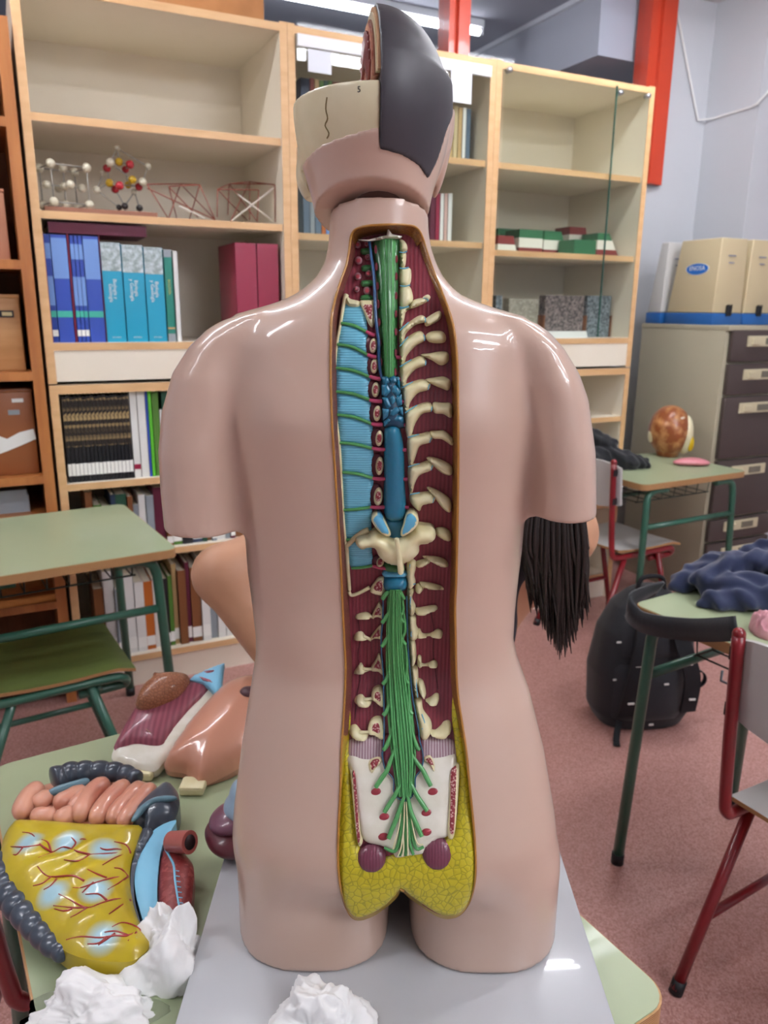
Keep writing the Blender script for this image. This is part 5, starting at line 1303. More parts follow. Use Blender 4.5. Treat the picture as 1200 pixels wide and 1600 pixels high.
# books behind the glass doors
kA = KU[1] + 0.04
def row_px(items, v, z0, where, n=0.09):
    for nm_, x0, x1, m, vt in items:
        book('%s book behind the glass door, %s' % (nm_, where), kof(x0, v, n), kof(x1, v, n), z0, zof((x0 + x1) / 2, vt, n) - z0, m, n=n, group='books behind the glass doors')
row_px([('dark slate', 470, 484, C_navy, 122), ('brick red', 485, 491, mat('book_brick', '#8f3f33', 0.5), 122), ('tan', 492, 499, C_tan, 124), ('green', 500, 506, C_olive, 126), ('green', 506.5, 513, C_dg, 126), ('olive', 513.5, 519, C_olive, 126), ('brown', 520, 533, C_brown, 128), ('dark red', 534, 545, C_maroon, 130), ('grey', 546, 560, C_grey, 130), ('brown', 561, 574, C_brown, 132)], 160, 2.003, 'upper shelf beside the paper notice')
row_px([('tan', 700, 708, C_tan, 166), ('pale tan', 708.5, 715, mat('book_paletan', '#c9b78c', 0.5), 166), ('tan', 715.5, 722, C_tan, 168), ('white', 722.5, 728, C_white, 168), ('slate blue', 728.5, 735, mat('book_slate', '#5c7083', 0.5), 170)], 210, 2.003, 'upper shelf beside the ear')
row_px([('slate grey', 474, 484, mat('book_slate', '#5c7083'), 262), ('grey', 484.5, 492, C_grey, 262), ('slate grey', 492.5, 502, mat('book_slate', '#5c7083'), 264), ('rust', 502.5, 509, C_orange, 266), ('pale blue', 509.5, 522, C_lb, 266)], 330, 1.690, 'second shelf beside the jaw')
row_px([('dark red', 672, 680, C_maroon, 304), ('wine', 680.5, 687, C_red, 302), ('white', 687.5, 693, C_white, 302), ('pale pink', 693.5, 699, mat('book_pink', '#c9a79c', 0.5), 302), ('white', 699.5, 706, C_white, 302)], 345, 1.690, 'second shelf beside the neck')
for i, (x0, x1, v) in enumerate(((478, 498, 400), (500, 515, 402))):
    o = build('storage_box', MB().box((0, 0.1, 0.075), ((kof(x1, 450, .09) - kof(x0, 450, .09)), 0.2, 0.15), bev=0.003), C_blk); o.matrix_world = Matrix.Translation(K((kof(x0, 450, .09) + kof(x1, 450, .09)) / 2, 0.09, 1.30)) @ Matrix.Rotation(ANG, 4, 'Z')
    tag(o, ('dark box behind the glass door against the bookcase side', 'dark box behind the glass door next to its dark twin')[i], 'box')
# paper notices on the glass
for u0, v0, u1, v1, lab in ((481, 76, 518, 117, 'white paper notice taped on the glass door beside the skull'), (705, 106, 736, 163, 'white paper notice taped on the glass door beside the hair')):
    ka, za = at_n(u0, v0, -0.0148); kb, zb = at_n(u1, v1, -0.0148)
    pn = build('paper_notice', MB().box((0, 0, 0), (kb - ka, 0.0006, za - zb)), mat('notice_paper', '#e8ebf2', 0.7)); pn.matrix_world = Matrix.Translation(K((ka + kb) / 2, -0.0148, (za + zb) / 2)) @ Matrix.Rotation(ANG, 4, 'Z')
    tag(pn, lab, 'paper')
# ---- molecule models
def lattice(name, label, k, n, z, rz, balls, sticks, base=None, r=0.010, sr=0.0022, mats=None, sm=None):
    t = thing(name, label, 'molecule model', K(k, n, z), ANG + rz)
    dz = 0.0
    if base:
        build('base', MB().box((0, 0, base[2] / 2), base, bev=0.002), mat('base_wood', '#8a5a45', 0.5), t); dz = base[2]
    for (x, y, zz_, mi, rr) in balls: build('ball', MB().ball((x, y, zz_ + dz), rr), mats[mi], t, True)
    for a, b, mi in sticks:
        A, B = (Vector(a) + Vector((0, 0, dz))), (Vector(b) + Vector((0, 0, dz)))
        build('stick', MB().tube([A, B], sr, 6), sm[mi], t, True)
    return t
BW = mat('ball_white', '#d9d3bb', 0.35, coat=0.3); BR = mat('ball_red', '#b0232f', 0.35, coat=0.3); BY = mat('ball_yellow', '#c09a1c', 0.35, coat=0.3); BK = mat('ball_black', '#2b2624', 0.4)
SG = mat('stick_grey', '#9a968c', 0.4); SR = mat('stick_rust', '#8a4a3a', 0.5); SW = mat('stick_white', '#d8cfc2', 0.5)
zs = 1.716
k1 = kof(102, 300, 0.12)
s = 0.058; b = []; st = []
lv = [-s, 0, s]
corn = [(x, y, z + s + 0.012) for x in (-s, s) for y in (-s, s) for z in (-s, s)]
for c in corn: b.append((*c, 0, 0.0145))
for c in ((0, -s, s + .012), (0, s, s + .012), (-s, 0, s + .012), (s, 0, s + .012), (0, 0, .012), (0, 0, 2 * s + .012), (0, 0, s + .012)): b.append((*c, 0, 0.0135))
for i, p in enumerate(corn):
    for q in corn[i + 1:]:
        if sum(abs(p[j] - q[j]) > 1e-6 for j in range(3)) == 1: st.append((p, q, 0))
for c in b[8:14]: st.append((c[:3], (0, 0, s + .012), 0))
lattice('molecule_model', 'cube lattice model of cream balls on grey sticks', k1, 0.13, zs + 0.0212, 0.25, b, st, None, mats=[BW, BR, BY, BK], sm=[SG])
pb = build('display_plank', MB().box((0, 0, 0.009), (0.36, 0.16, 0.018), bev=0.002), mat('base_wood', '#8a5a45', 0.5)); pb.matrix_world = Matrix.Translation(K(kof(156, 325, .12), 0.13, zs)) @ Matrix.Rotation(ANG, 4, 'Z')
tag(pb, 'flat brown wooden plank under the two ball lattice models', 'plank')
k2 = kof(190, 280, 0.12); m2 = []
def px2(u, v, y): kk, zz_ = at_n(u, v, 0.13 + y); return (kk - k2, y, zz_ - zs - 0.018)
pts2 = [(183, 232, 0.0, 0, .010), (172, 254, -0.03, 0, .0145), (186, 253, 0.0, 2, .0135), (203, 257, -0.02, 1, .0140), (196, 265, 0.03, 1, .0120), (167, 263, 0.02, 1, .0130), (231, 260, 0.02, 0, .0115), (171, 286, 0.0, 2, .0135), (187, 290, -0.03, 1, .0140), (180, 296, 0.02, 1, .0130), (207, 281, -0.02, 2, .0135), (200, 289, 0.03, 2, .0120),
        (223, 284, -0.02, 0, .0135), (217, 292, 0.01, 1, .0130), (151, 297, 0.0, 0, .0125), (210, 300, 0.04, 0, .0110), (161, 270, 0.04, 0, .010), (195, 322, 0.0, 3, .0115), (186, 324, 0.02, 3, .010), (218, 325, 0.0, 3, .0115)]
b = [(*px2(u, v, y), mi, r) for u, v, y, mi, r in pts2]
prs = [(0, 1), (0, 2), (0, 6), (1, 5), (1, 10), (2, 3), (3, 4), (5, 16), (16, 14), (6, 12), (14, 7), (7, 8), (8, 9), (7, 13), (10, 11), (11, 13), (12, 13), (9, 17), (15, 13), (15, 19), (14, 18), (15, 17), (5, 7), (4, 11)]
st = [(b[i][:3], b[j][:3], 0) for i, j in prs]
for i in (17, 18, 19): st.append((b[i][:3], (b[i][0], b[i][1], 0.0), 0))
lattice('molecule_model', 'ball and stick model with red, yellow and cream balls on thin sticks', k2, 0.13, zs + 0.018, 0, b, st, None, mats=[BW, BR, BY, BK], sm=[SG])
def frame_px(label, edges, white, kc):
    t = thing('wire_frame_model', label, 'molecule model', K(kc, 0.13, zs), ANG)
    for (u0, v0, y0, u1, v1, y1) in edges:
        p = at_n(u0, v0, 0.13 + y0); q = at_n(u1, v1, 0.13 + y1); p = (min(p[0], 0.424), p[1]); q = (min(q[0], 0.424), q[1])
        build('stick', MB().tube([(p[0] - kc, y0, max(.003, p[1] - zs)), (q[0] - kc, y1, max(.003, q[1] - zs))], 0.0022, 6), SR, t, True)
    for (u0, v0, y0, u1, v1, y1) in white:
        p = at_n(u0, v0, 0.13 + y0); q = at_n(u1, v1, 0.13 + y1); p = (min(p[0], 0.424), p[1]); q = (min(q[0], 0.424), q[1])
        build('white_stick', MB().tube([(p[0] - kc, y0, max(.003, p[1] - zs)), (q[0] - kc, y1, max(.003, q[1] - zs))], 0.0034, 6), SW, t, True)
V = lambda x, y: (x / 2.5, y / 2.5)
def E3(a, ya, b, yb): return (*V(*a), ya, *V(*b), yb)
f1, f2 = -0.05, 0.06
frame_px('wire pyramid frame of thin rust red sticks beside ball models', [E3((575, 720), f1, (705, 718), f2), E3((575, 720), f1, (655, 850), f1), E3((575, 735), f1, (840, 858), f1), E3((660, 730), f1, (690, 850), f2), E3((705, 718), f2, (780, 722), f1), E3((705, 718), f2, (840, 858), f1), E3((780, 722), f1, (840, 858), f1), E3((660, 730), f1, (775, 850), f1), E3((705, 718), f2, (660, 850), f1), E3((780, 722), f1, (740, 855), f2), E3((660, 728), f1, (780, 722), f1)],
         [E3((700, 805), f1, (800, 852), f1)], kof(285, 320, .13))
frame_px('square wire frame of rust red sticks with a white cross at its side', [E3((850, 740), f1, (848, 848), f1), E3((850, 740), f1, (895, 718), f2), E3((895, 718), f2, (1075, 722), f2), E3((895, 718), f2, (890, 840), f2), E3((1075, 722), f1, (1075, 868), f1), E3((850, 740), f1, (1010, 742), f1), E3((1010, 742), f1, (1005, 865), f1), E3((895, 718), f2, (1005, 865), f1), E3((975, 710), f2, (900, 865), f1), E3((975, 710), f2, (1075, 722), f1), E3((895, 718), f2, (975, 710), f2), E3((850, 740), f1, (965, 860), f2), E3((975, 710), f2, (975, 860), f2)],
         [E3((905, 862), f1, (1068, 735), f1), E3((930, 760), f1, (1070, 866), f1)], kof(385, 325, .13))
# ---- layered block models and speckled slabs behind glass
LR = mat('layer_red', '#7d2f2c', 0.5); LW = mat('layer_white', '#ddd9cc', 0.5); LG = mat('layer_green', '#2f6b45', 0.5)
J_ = lambda x, y: (760 + x / 2.727, y / 2.727)
def layered(label, x0, x1, ytop, ybot, layers, slope=0.0, n=0.14):
    (ua, vb), (ub, _) = J_(x0, ybot), J_(x1, ybot)
    ka, kb = kof(ua, vb, n), min(kof(ub, vb, n), 2.106); zt = zof(*J_((x0 + x1) / 2, ytop), n); z0 = 1.665
    w_ = kb - ka; h = zt - z0
    t = thing('layered_block', label, 'geology model', K((ka + kb) / 2, n, z0), ANG, 'layered block models')
    zc = 0.0
    for i, (m, f) in enumerate(layers):
        a, b = zc * h, (zc + f) * h; sa, sb = slope * w_ * zc, slope * w_ * (zc + f); d = 0.11
        vs = [(-w_ / 2, 0, a), (w_ / 2 - sa, 0, a), (w_ / 2 - sa, d, a), (-w_ / 2, d, a), (-w_ / 2, 0, b), (w_ / 2 - sb, 0, b), (w_ / 2 - sb, d, b), (-w_ / 2, d, b)]
        build('layer', MB().add(vs, [(3, 2, 1, 0), (4, 5, 6, 7), (0, 1, 5, 4), (1, 2, 6, 5), (2, 3, 7, 6), (3, 0, 4, 7)]), m, t); zc += f
layered('small red and white layered block model beside the bookcase side', 48, 130, 1005, 1062, [(LW, 0.5), (LR, 0.5)], 0.2)
layered('layered block model with green top and red foot, square ended', 138, 238, 978, 1060, [(LR, 0.25), (LW, 0.4), (LG, 0.35)], 0.0)
layered('layered block model with low green top and sloping end', 243, 345, 985, 1062, [(LR, 0.22), (LW, 0.4), (LG, 0.38)], 0.3, n=0.15)
layered('tall layered block model with a red crown', 350, 440, 968, 1060, [(LR, 0.15), (LW, 0.60), (LR, 0.25)], 0.25, n=0.225)
layered('plain green block model standing before the red crowned one', 372, 466, 1022, 1068, [(LG, 1.0)], 0.0, n=0.03)
layered('layered wedge model with green top next to bookcase end', 470, 590, 996, 1070, [(LR, 0.3), (LW, 0.4), (LG, 0.3)], 0.5, n=0.10)
layered('dark green layered block model at the back of the shelf', 48, 140, 975, 1050, [(LG, 0.4), (LW, 0.3), (LG, 0.3)], 0.0, n=0.28)
SP1 = mat('granite_rose', '#9a8d88', 0.5, col2='#4c4444', pattern='speck', scale=110, mix=(0.2, 0.8)); SP2 = mat('granite_blue', '#8f9aa0', 0.5, col2='#3e4a52', pattern='speck', scale=120, mix=(0.2, 0.8)); SP3 = mat('granite_pale', '#b9b5a6', 0.5, col2='#9a9686', pattern='speck', scale=90, mix=(0.2, 0.8))
for lab, x0, x1, yt, m, n in (('rose grey speckled stone slab with brown sides behind glass', 250, 415, 1258, SP1, 0.12), ('blue grey speckled stone slab behind the glass edge', 428, 552, 1260, SP2, 0.12), ('pale grey stone slab behind glass beside the rose slab', 95, 222, 1272, SP3, 0.14), ('dark speckled stone slab standing against the bookcase side', 40, 68, 1258, SP2, 0.10)):
    ua, vb = J_(x0, 1372); ub, _ = J_(x1, 1372); ka, kb = kof(ua, vb, n), min(kof(ub, vb, n), 2.106); zt = zof(*J_((x0 + x1) / 2, yt), n)
    t = thing('stone_slab', lab, 'stone sample', K((ka + kb) / 2, n, 1.30), ANG, 'stone slabs behind glass')
    build('slab', MB().box((0, 0.03, (zt - 1.30) / 2), (kb - ka, 0.05, zt - 1.30), bev=0.003), m, t)
    for sx in (-1, 1): build('end_support', MB().box((sx * ((kb - ka) / 2 + 0.004), 0.03, 0.05), (0.006, 0.06, 0.10)), C_brown, t)
ka, kb = kof(*J_(268, 1392), 0.05), kof(*J_(436, 1392), 0.05)
o = build('name_card', MB().add([(-(kb - ka) / 2, 0, 0), ((kb - ka) / 2, 0, 0), ((kb - ka) / 2, 0.03, 0), (-(kb - ka) / 2, 0.03, 0), (-(kb - ka) / 2, 0.014, 0.03), ((kb - ka) / 2, 0.014, 0.03)], [(0, 1, 5, 4), (2, 3, 4, 5), (1, 2, 5), (3, 0, 4), (3, 2, 1, 0)]), C_white)
o.matrix_world = Matrix.Translation(K((ka + kb) / 2, 0.05, 1.30)) @ Matrix.Rotation(ANG, 4, 'Z'); tag(o, 'folded white name card before the stone slabs', 'card')
# ---- boxes in the brown bookcase and on top
M_card = mat('cardboard', '#b97f4c', 0.7, col2='#a66f3f', pattern='noise', scale=9, mix=(0.35, 0.7)); M_wbox = mat('box_wood', '#b98a5a', 0.5, col2='#a87848', pattern='noise', scale=6, stretch=(1, 1, 6), mix=(0.35, 0.7)); M_bbox = mat('box_brown', '#8a4f27', 0.5, coat=0.1)
def sbox(name, label, cat, k0, k1, n0, n1, z0, z1, m, extra=None):
    t = thing(name, label, cat, K((k0 + k1) / 2, n0, z0), ANG)
    build('body', MB().box((0, (n1 - n0) / 2, (z1 - z0) / 2), (k1 - k0, n1 - n0, z1 - z0), bev=0.004), m, t, True, sharp=40)
    build('lid', MB().box((0, (n1 - n0) / 2, (z1 - z0) + 0.004), (k1 - k0 + 0.004, n1 - n0 + 0.004, 0.012), bev=0.003), m, t, True, sharp=40)
    if extra: extra(t, k1 - k0, z1 - z0)
    return t
kr = kof(36, 530, 0.06)
def clasp(t, w_, h):
    build('label_plate', MB().box((w_ / 2 - 0.055, -0.002, h * 0.78), (0.07, 0.004, 0.022)), C_blk, t); build('latch', MB().box((w_ / 2 - 0.04, -0.004, h * 0.78), (0.03, 0.005, 0.012)), mat('brass', '#c9b88a', 0.3, metal=0.8), t)
sbox('wooden_box', 'light wooden case with dark label plate in the brown bookcase', 'box', kr - 0.34, kr, 0.06, 0.34, 1.208, zof(20, 465, .06), M_wbox, clasp)
kr = kof(56, 680, 0.05)
def torn(t, w_, h):
    q = [(-0.145, 0.10), (-0.12, 0.075), (-0.09, 0.085), (-0.05, 0.10), (0.0, 0.12), (-0.005, 0.155), (-0.05, 0.145), (-0.09, 0.125), (-0.12, 0.14), (-0.14, 0.13)]
    build('torn_label', MB().add([(w_ / 2 + a, -0.0015, b) for a, b in q] + [(w_ / 2 + a, 0.0, b) for a, b in q], [list(range(10))[::-1], list(range(10, 20))] + [(i, (i + 1) % 10, 10 + (i + 1) % 10, 10 + i) for i in range(10)]), C_white, t)
    build('small_label', MB().box((w_ / 2 - 0.045, -0.001, h * 0.9), (0.035, 0.002, 0.012)), C_white, t); build('small_label', MB().box((w_ / 2 - 0.06, -0.001, h * 0.76), (0.035, 0.002, 0.016)), C_grey, t)
sbox('wooden_box', 'red brown box with a torn white label in the brown bookcase', 'box', kr - 0.34, kr, 0.04, 0.32, 0.858, zof(40, 612, .04), M_bbox, torn)
kr = kof(12, 360, 0.08)
sbox('cardboard_box', 'pinkish cardboard box on the high shelf of the brown bookcase', 'box', kr - 0.3, kr, 0.08, 0.34, 1.56, zof(6, 300, .08), mat('box_pink', '#b98468', 0.7))
o = build('magazine_pile', MB().box((0, 0.13, 0.03), (0.3, 0.24, 0.06)).box((0.01, 0.12, 0.07), (0.27, 0.22, 0.02)), C_grey); o.matrix_world = Matrix.Translation(K(-0.66, 0.05, 0.72)) @ Matrix.Rotation(ANG, 4, 'Z'); tag(o, 'flat grey pile of papers in the brown bookcase', 'paper')
ka = kof(182, 12, 0.03); kb = kof(413, 22, 0.03)
sbox('cardboard_box', 'long orange brown cardboard box lying on top of the open bookcase', 'box', ka, kb, 0.03, 0.40, UH - 0.004, UH + 0.16, M_card)
# ------------------------------------------------------------------ filing cabinet and microscope boxes
FK0, FK1, FN0, FN1, FZ = 2.516, 2.986, -0.225, 0.335, 1.36
FC = thing('filing_cabinet', 'beige steel filing cabinet with dark brown drawers', 'filing cabinet', K(FK0, FN0, 0), ANG)
M_steel = mat('beige_steel', '#a7a08a', 0.45); M_drawer = mat('brown_drawer', '#4a3f3c', 0.45); M_plate = mat('handle_plate', '#c9c0a0', 0.4)
W_, D_f = FK1 - FK0, FN1 - FN0
build('body', MB().box((W_ / 2, D_f / 2 + 0.008, FZ / 2), (W_, D_f - 0.016, FZ), bev=0.004), M_steel, FC, True, sharp=40)
build('top_cap', MB().box((W_ / 2, D_f / 2, FZ - 0.011), (W_ + 0.004, D_f + 0.002, 0.024), bev=0.003), M_steel, FC, True, sharp=40)
zl = [zof(1150, v, FN0) for v in (514, 567, 618, 716, 806, 900)]
zl = zl[:5] + [max(0.3, zl[5]), 0.06]
for i in range(len(zl) - 1):
    a, b = zl[i + 1] + 0.006, zl[i] - 0.006
    d = build('drawer', MB().box((W_ / 2 + 0.004, 0.0, (a + b) / 2), (W_ - 0.03, 0.022, b - a), bev=0.003), M_drawer, FC, True, sharp=40)
    zc = b - min(0.055, (b - a) * 0.35)
    build('handle_plate', MB().box((W_ / 2, -0.014, zc), (0.24, 0.008, 0.05), bev=0.002), M_plate, d); build('label_holder', MB().box((W_ / 2 + 0.04, -0.020, zc), (0.08, 0.004, 0.03)), mat('holder_grey', '#6f6a5c', 0.4), d); build('pull', MB().box((W_ / 2 - 0.07, -0.022, zc - 0.002), (0.05, 0.012, 0.03), bev=0.003), M_plate, d)
M_beige = mat('beige_plastic', '#c6b692', 0.45, coat=0.1); M_bblue = mat('blue_plastic', '#1f5a9c', 0.4, coat=0.2); M_gplas = mat('grey_plastic', '#b4b4b4', 0.45)
def scope_box(label, k0, n0, m, logo=False, w_=0.205, d_=0.30, h=0.40):
    t = thing('microscope_case', label, 'case', K(k0, n0, FZ + 0.001), ANG, 'microscope cases')
    b = 0.055; tp = 0.018
    build('base_tray', MB().box((w_ / 2, d_ / 2, b / 2), (w_, d_, b), bev=0.004), M_bblue, t, True, sharp=40)
    x0, x1, y0, y1 = 0.004, w_ - 0.004, 0.004, d_ - 0.004
    vs = [(x0, y0, b), (x1, y0, b), (x1, y1, b), (x0, y1, b), (x0 + tp, y0 + 0.006, h), (x1 - 0.004, y0 + 0.006, h), (x1 - 0.004, y1 - tp * 2.2, h), (x0 + tp, y1 - tp * 2.2, h)]
    bm = bmesh.new(); bv = [bm.verts.new(v) for v in vs]
    for f in [(3, 2, 1, 0), (4, 5, 6, 7), (0, 1, 5, 4), (1, 2, 6, 5), (2, 3, 7, 6), (3, 0, 4, 7)]: bm.faces.new([bv[i] for i in f])
    bmesh.ops.bevel(bm, geom=bm.edges[:], offset=0.006, segments=3, affect='EDGES', profile=0.5); bm.verts.index_update()
    mb = MB().add([v.co.copy() for v in bm.verts], [[v.index for v in f.verts] for f in bm.faces]); bm.free()
    cv = build('cover', mb, m, t, True, sharp=40)
    cl = build('clasp', MB().box((w_ / 2, -0.002, b + 0.012), (0.03, 0.01, 0.05), bev=0.002), M_black, t)
    build('clasp_bow', MB().tube([(w_ / 2 - 0.014, -0.006, b - 0.01), (w_ / 2 - 0.014, -0.008, b + 0.04), (w_ / 2 + 0.014, -0.008, b + 0.04), (w_ / 2 + 0.014, -0.006, b - 0.01)], 0.003, 6), M_black, cl)
    if logo:
        sl = tp / (h - b)
        def side(y, z, o=0.0): return (0.004 + sl * (z - b) - o, y, z)
        cy, cz = 0.135, b + 0.62 * (h - b) - 0.005; ov = []
        for i in range(28):
            a = 2 * math.pi * i / 28; ov.append((cy + 0.072 * math.cos(a), cz + 0.030 * math.sin(a) * (1 if math.sin(a) < 0 else 0.85)))
        for nm_, kx, o, mm in (('logo_rim', 1.0, 0.0012, C_white), ('logo', 0.93, 0.002, mat('logo_blue', '#2268b8', 0.4))):
            p = [side(cy + (y - cy) * kx, cz + (z - cz) * kx, o) for y, z in ov]; q = [side(cy + (y - cy) * kx, cz + (z - cz) * kx, -0.001) for y, z in ov]
            build(nm_, MB().add(p + q, [list(range(28)), list(range(28, 56))[::-1]] + [(i, 28 + i, 28 + (i + 1) % 28, (i + 1) % 28) for i in range(28)]), mm, cv)
        Mx = Matrix.Translation(side(cy, cz + 0.001, 0.0024)) @ Matrix(((0, 0, -1, 0), (-1, 0, 0, 0), (0, 1, 0, 0), (0, 0, 0, 1)))
        build('logo_text', text_mb('ENOSA', 0.030, Mx, 0.0004), C_white, cv)
    for zc, s_ in ((h * 0.80, 0.05), (h * 0.72, 0.035)):
        build('marker_note', MB().box((w_ * 0.45, 0.0035, zc), (s_, 0.001, 0.006)), mat('marker_blue', '#7a7f95', 0.6), cv)
    return t
scope_box('beige microscope case with a blue oval logo on its side', 2.535, -0.10, M_beige, True)
scope_box('beige microscope case without side logo in view, on the cabinet beside the pillar', 2.745, -0.10, M_beige)
scope_box('greyish microscope case behind the one with the oval logo', 2.52, 0.215, mat('whitish_plastic', '#c4c3c0', 0.45), d_=0.105, w_=0.20)

# ------------------------------------------------------------------ things on the desk by the cabinet
def bd_at(u, v, z=0.74): return at_z(u, v, z)
hb_ = bd_at(1042, 712)
t = thing('head_section_model', 'brown marbled head section model with a yellow patch on the far desk', 'anatomical model', hb_)
M_marb = mat('marbled_brown', '#8a4a24', 0.35, coat=0.3, col2='#c08a58', pattern='noise', scale=22, mix=(0.45, 0.68))
build('dome', MB().ball((0, 0, 0.125), (0.098, 0.108, 0.122), 26, 18), M_marb, t, True)
build('face_plate', MB().ball((0.062, -0.035, 0.11), (0.036, 0.06, 0.095), 18, 12), M_skull, t, True)
plabel(build('yellow_patch', MB().ball((0.078, -0.075, 0.075), (0.016, 0.02, 0.04), 12, 8), mat('patch_yellow', '#c9a818', 0.4), t, True), 'yellow patch')
build('glare_patch', MB().ball((0.012, -0.062, 0.200), (0.032, 0.03, 0.012), 14, 8, Matrix.Rotation(0.5, 3, 'X')), mat('glare_white', '#d8cfc0', 0.4, coat=0.3), t, True)  # glare on top of the dome, put in as a pale solid
build('ear_piece', MB().ball((-0.088, 0.0, 0.10), (0.012, 0.03, 0.035), 12, 8), M_skull, t, True)
build('neck_foot', MB().tube([(0.0, 0, 0.0), (0.0, 0, 0.05)], [0.05, 0.06], 18), M_marb, t, True)
tp_ = bd_at(1080, 727)
t = thing('tongue_model', 'flat pink tongue shaped model lying before the brown head model', 'anatomical model', tp_)
mb = MB().ball((0, 0, 0.018), (0.085, 0.045, 0.018), 22, 12); mb.v = [Vector((p.x, p.y, max(0, p.z - 0.006 * (p.x / 0.085) ** 2))) for p in mb.v]
build('body', mb, mat('tongue_pink', '#d0828c', 0.35, coat=0.4), t, True)
build('under_side', MB().ball((0.02, 0, 0.006), (0.06, 0.035, 0.006), 16, 8), mat('tongue_dark', '#7a3038', 0.4), t, True)
def cloth(name, label, cat, base, size, m, seed, rz=0.0, n=72, folds=5, amp=0.3, group=None):
    """crumpled garment: a heap with long soft folds"""
    vs = []; fs = []; nu, nv = n, 26; off = Vector((seed * 5.1, seed * 2.3, seed * 9.7))
    for i in range(nv + 1):
        s = i / nv
        for k in range(nu):
            b = 2 * math.pi * k / nu; d = Vector((math.cos(b), math.sin(b), 0))
            edge = 1 + 0.22 * mnoise.noise(d * 1.6 + off) + 0.08 * mnoise.noise(d * 5 + off)
            r = math.sin(s * math.pi / 2) * edge
            x, y = d.x * r * size[0], d.y * r * size[1]
            prof = (1 - s ** 2.6)
            q = Vector((x / size[0] * 1.7, y / size[1] * 1.7, 0)) + off
            rid = 1 - abs(mnoise.noise(q * 0.9 + Vector((0, 0, 3)) + Vector((mnoise.noise(q), mnoise.noise(q + off), 0)))) * 2.6
            z = size[2] * (prof * (0.55 + amp * rid) + 0.10 * prof ** 0.3 * mnoise.noise(q * 4)) + 0.008 * (1 - s)
            vs.append((x, y, max(z, 0.0) + (0.004 if s < 1 else 0)))
    for i in range(nv):
        for k in range(nu): fs.append((i * nu + k, (i + 1) * nu + k, (i + 1) * nu + (k + 1) % nu, i * nu + (k + 1) % nu))
    fs.append([nv * nu + k for k in range(nu)][::-1])
    o = build(name, MB().add(vs, fs), m, None, True); o.location = base; o.rotation_euler = (0, 0, rz)
    return tag(o, label, cat, group)
M_navy = mat('navy_fleece', '#1f2846', 0.9, sheen=0.3, bump=0.2, bscale=400)
M_blkc = mat('black_cloth', '#15161b', 0.85, sheen=0.2, bump=0.2, bscale=300)
BLKJ = (1.00, 3.40, 0.74)
# ------------------------------------------------------------------ navy jacket, bag strap, pink pouch on the near right desk
def garment(name, label, base, chains, m, vox=0.005, wr=0.007):
    """crumpled garment: overlapping soft rolls with wrinkles"""
    P = np.array([p[:3] for c in chains for p in c]); R = max(p[3] for c in chains for p in c)
    lo_ = P.min(0) - R - 0.02; hi_ = P.max(0) + R + 0.02; lo_[2] = -0.012
    x, y, z = grid(lo_, hi_, vox); F = None
    for c in chains:
        for a, b in zip(c[:-1], c[1:]):
            a_, b_ = np.array(a[:3]), np.array(b[:3]); ab = b_ - a_; t = np.clip(((x - a_[0]) * ab[0] + (y - a_[1]) * ab[1] + (z - a_[2]) * ab[2]) / (ab @ ab), 0, 1)
            f = np.sqrt((x - a_[0] - t * ab[0]) ** 2 + (y - a_[1] - t * ab[1]) ** 2 + ((z - a_[2] - t * ab[2]) * 1.15) ** 2) - (a[3] + (b[3] - a[3]) * t)
            F = f if F is None else smin(F, f, 0.010)
    F = F + wr * (np.sin(x * 70 + 3 * np.sin(y * 31 + z * 20)) * np.sin(y * 55 + 2.2 * np.sin(x * 40)) + 0.5 * np.sin(z * 120 + x * 60 + 2 * np.sin(y * 60)))
    F = np.maximum(F, 0.0 - z)
    o = nets_obj(name, F, lo_, vox, m, None, 4); o.location = base
    return tag(o, label, 'jacket')
garment('jacket', 'crumpled black jacket on the desk beside the brown head model', BLKJ, [[(-0.09, -0.02, 0.05, 0.06), (-0.02, 0.0, 0.05, 0.06), (0.08, -0.02, 0.035, 0.05), (0.16, 0.0, 0.02, 0.035)], [(-0.08, 0.02, 0.13, 0.05), (0.0, 0.02, 0.10, 0.045)]], M_blkc)
nj = at_z(1150, 945, 0.74)
garment('jacket', 'crumpled navy blue fleece jacket on the desk beside the red framed chair', nj,
        [[(-0.02, 0.02, 0.03, 0.05), (0.10, -0.02, 0.035, 0.06), (0.22, 0.02, 0.04, 0.06)], [(-0.10, 0.10, 0.02, 0.03), (0.0, 0.12, 0.05, 0.045), (0.12, 0.12, 0.06, 0.05), (0.24, 0.14, 0.06, 0.05)],
         [(-0.06, 0.05, 0.05, 0.03), (0.02, 0.07, 0.085, 0.032), (0.12, 0.04, 0.09, 0.035)], [(0.10, 0.13, 0.09, 0.035), (0.20, 0.08, 0.10, 0.04)], [(-0.07, -0.02, 0.015, 0.028), (0.02, -0.04, 0.03, 0.032), (0.10, -0.03, 0.03, 0.035)]], M_navy)
def ribbon(pts, wdt, th, up):
    P = catmull(pts, 6); vs = []; n = len(P)
    for i, p in enumerate(P):
        t_ = (P[min(i + 1, n - 1)] - P[max(i - 1, 0)]).normalized(); u_ = Vector(up) if not callable(up) else up(i / (n - 1))
        s_ = (u_ - t_ * u_.dot(t_)).normalized(); nn = t_.cross(s_)
        for a, b in ((-1, -1), (1, -1), (1, 1), (-1, 1)): vs.append(p + s_ * (a * wdt / 2) + nn * (b * th / 2))
    fs = [(i * 4 + k, i * 4 + (k + 1) % 4, (i + 1) * 4 + (k + 1) % 4, (i + 1) * 4 + k) for i in range(n - 1) for k in range(4)] + [(0, 3, 2, 1), ((n - 1) * 4, (n - 1) * 4 + 1, (n - 1) * 4 + 2, (n - 1) * 4 + 3)]
    return MB().add(vs, fs)
dl = Matrix.Rotation(DA, 3, 'Z'); dc = Vector(RD.location)
def rd(x, y, z): return dc + dl @ Vector((x, y, z))
xe = -0.2725
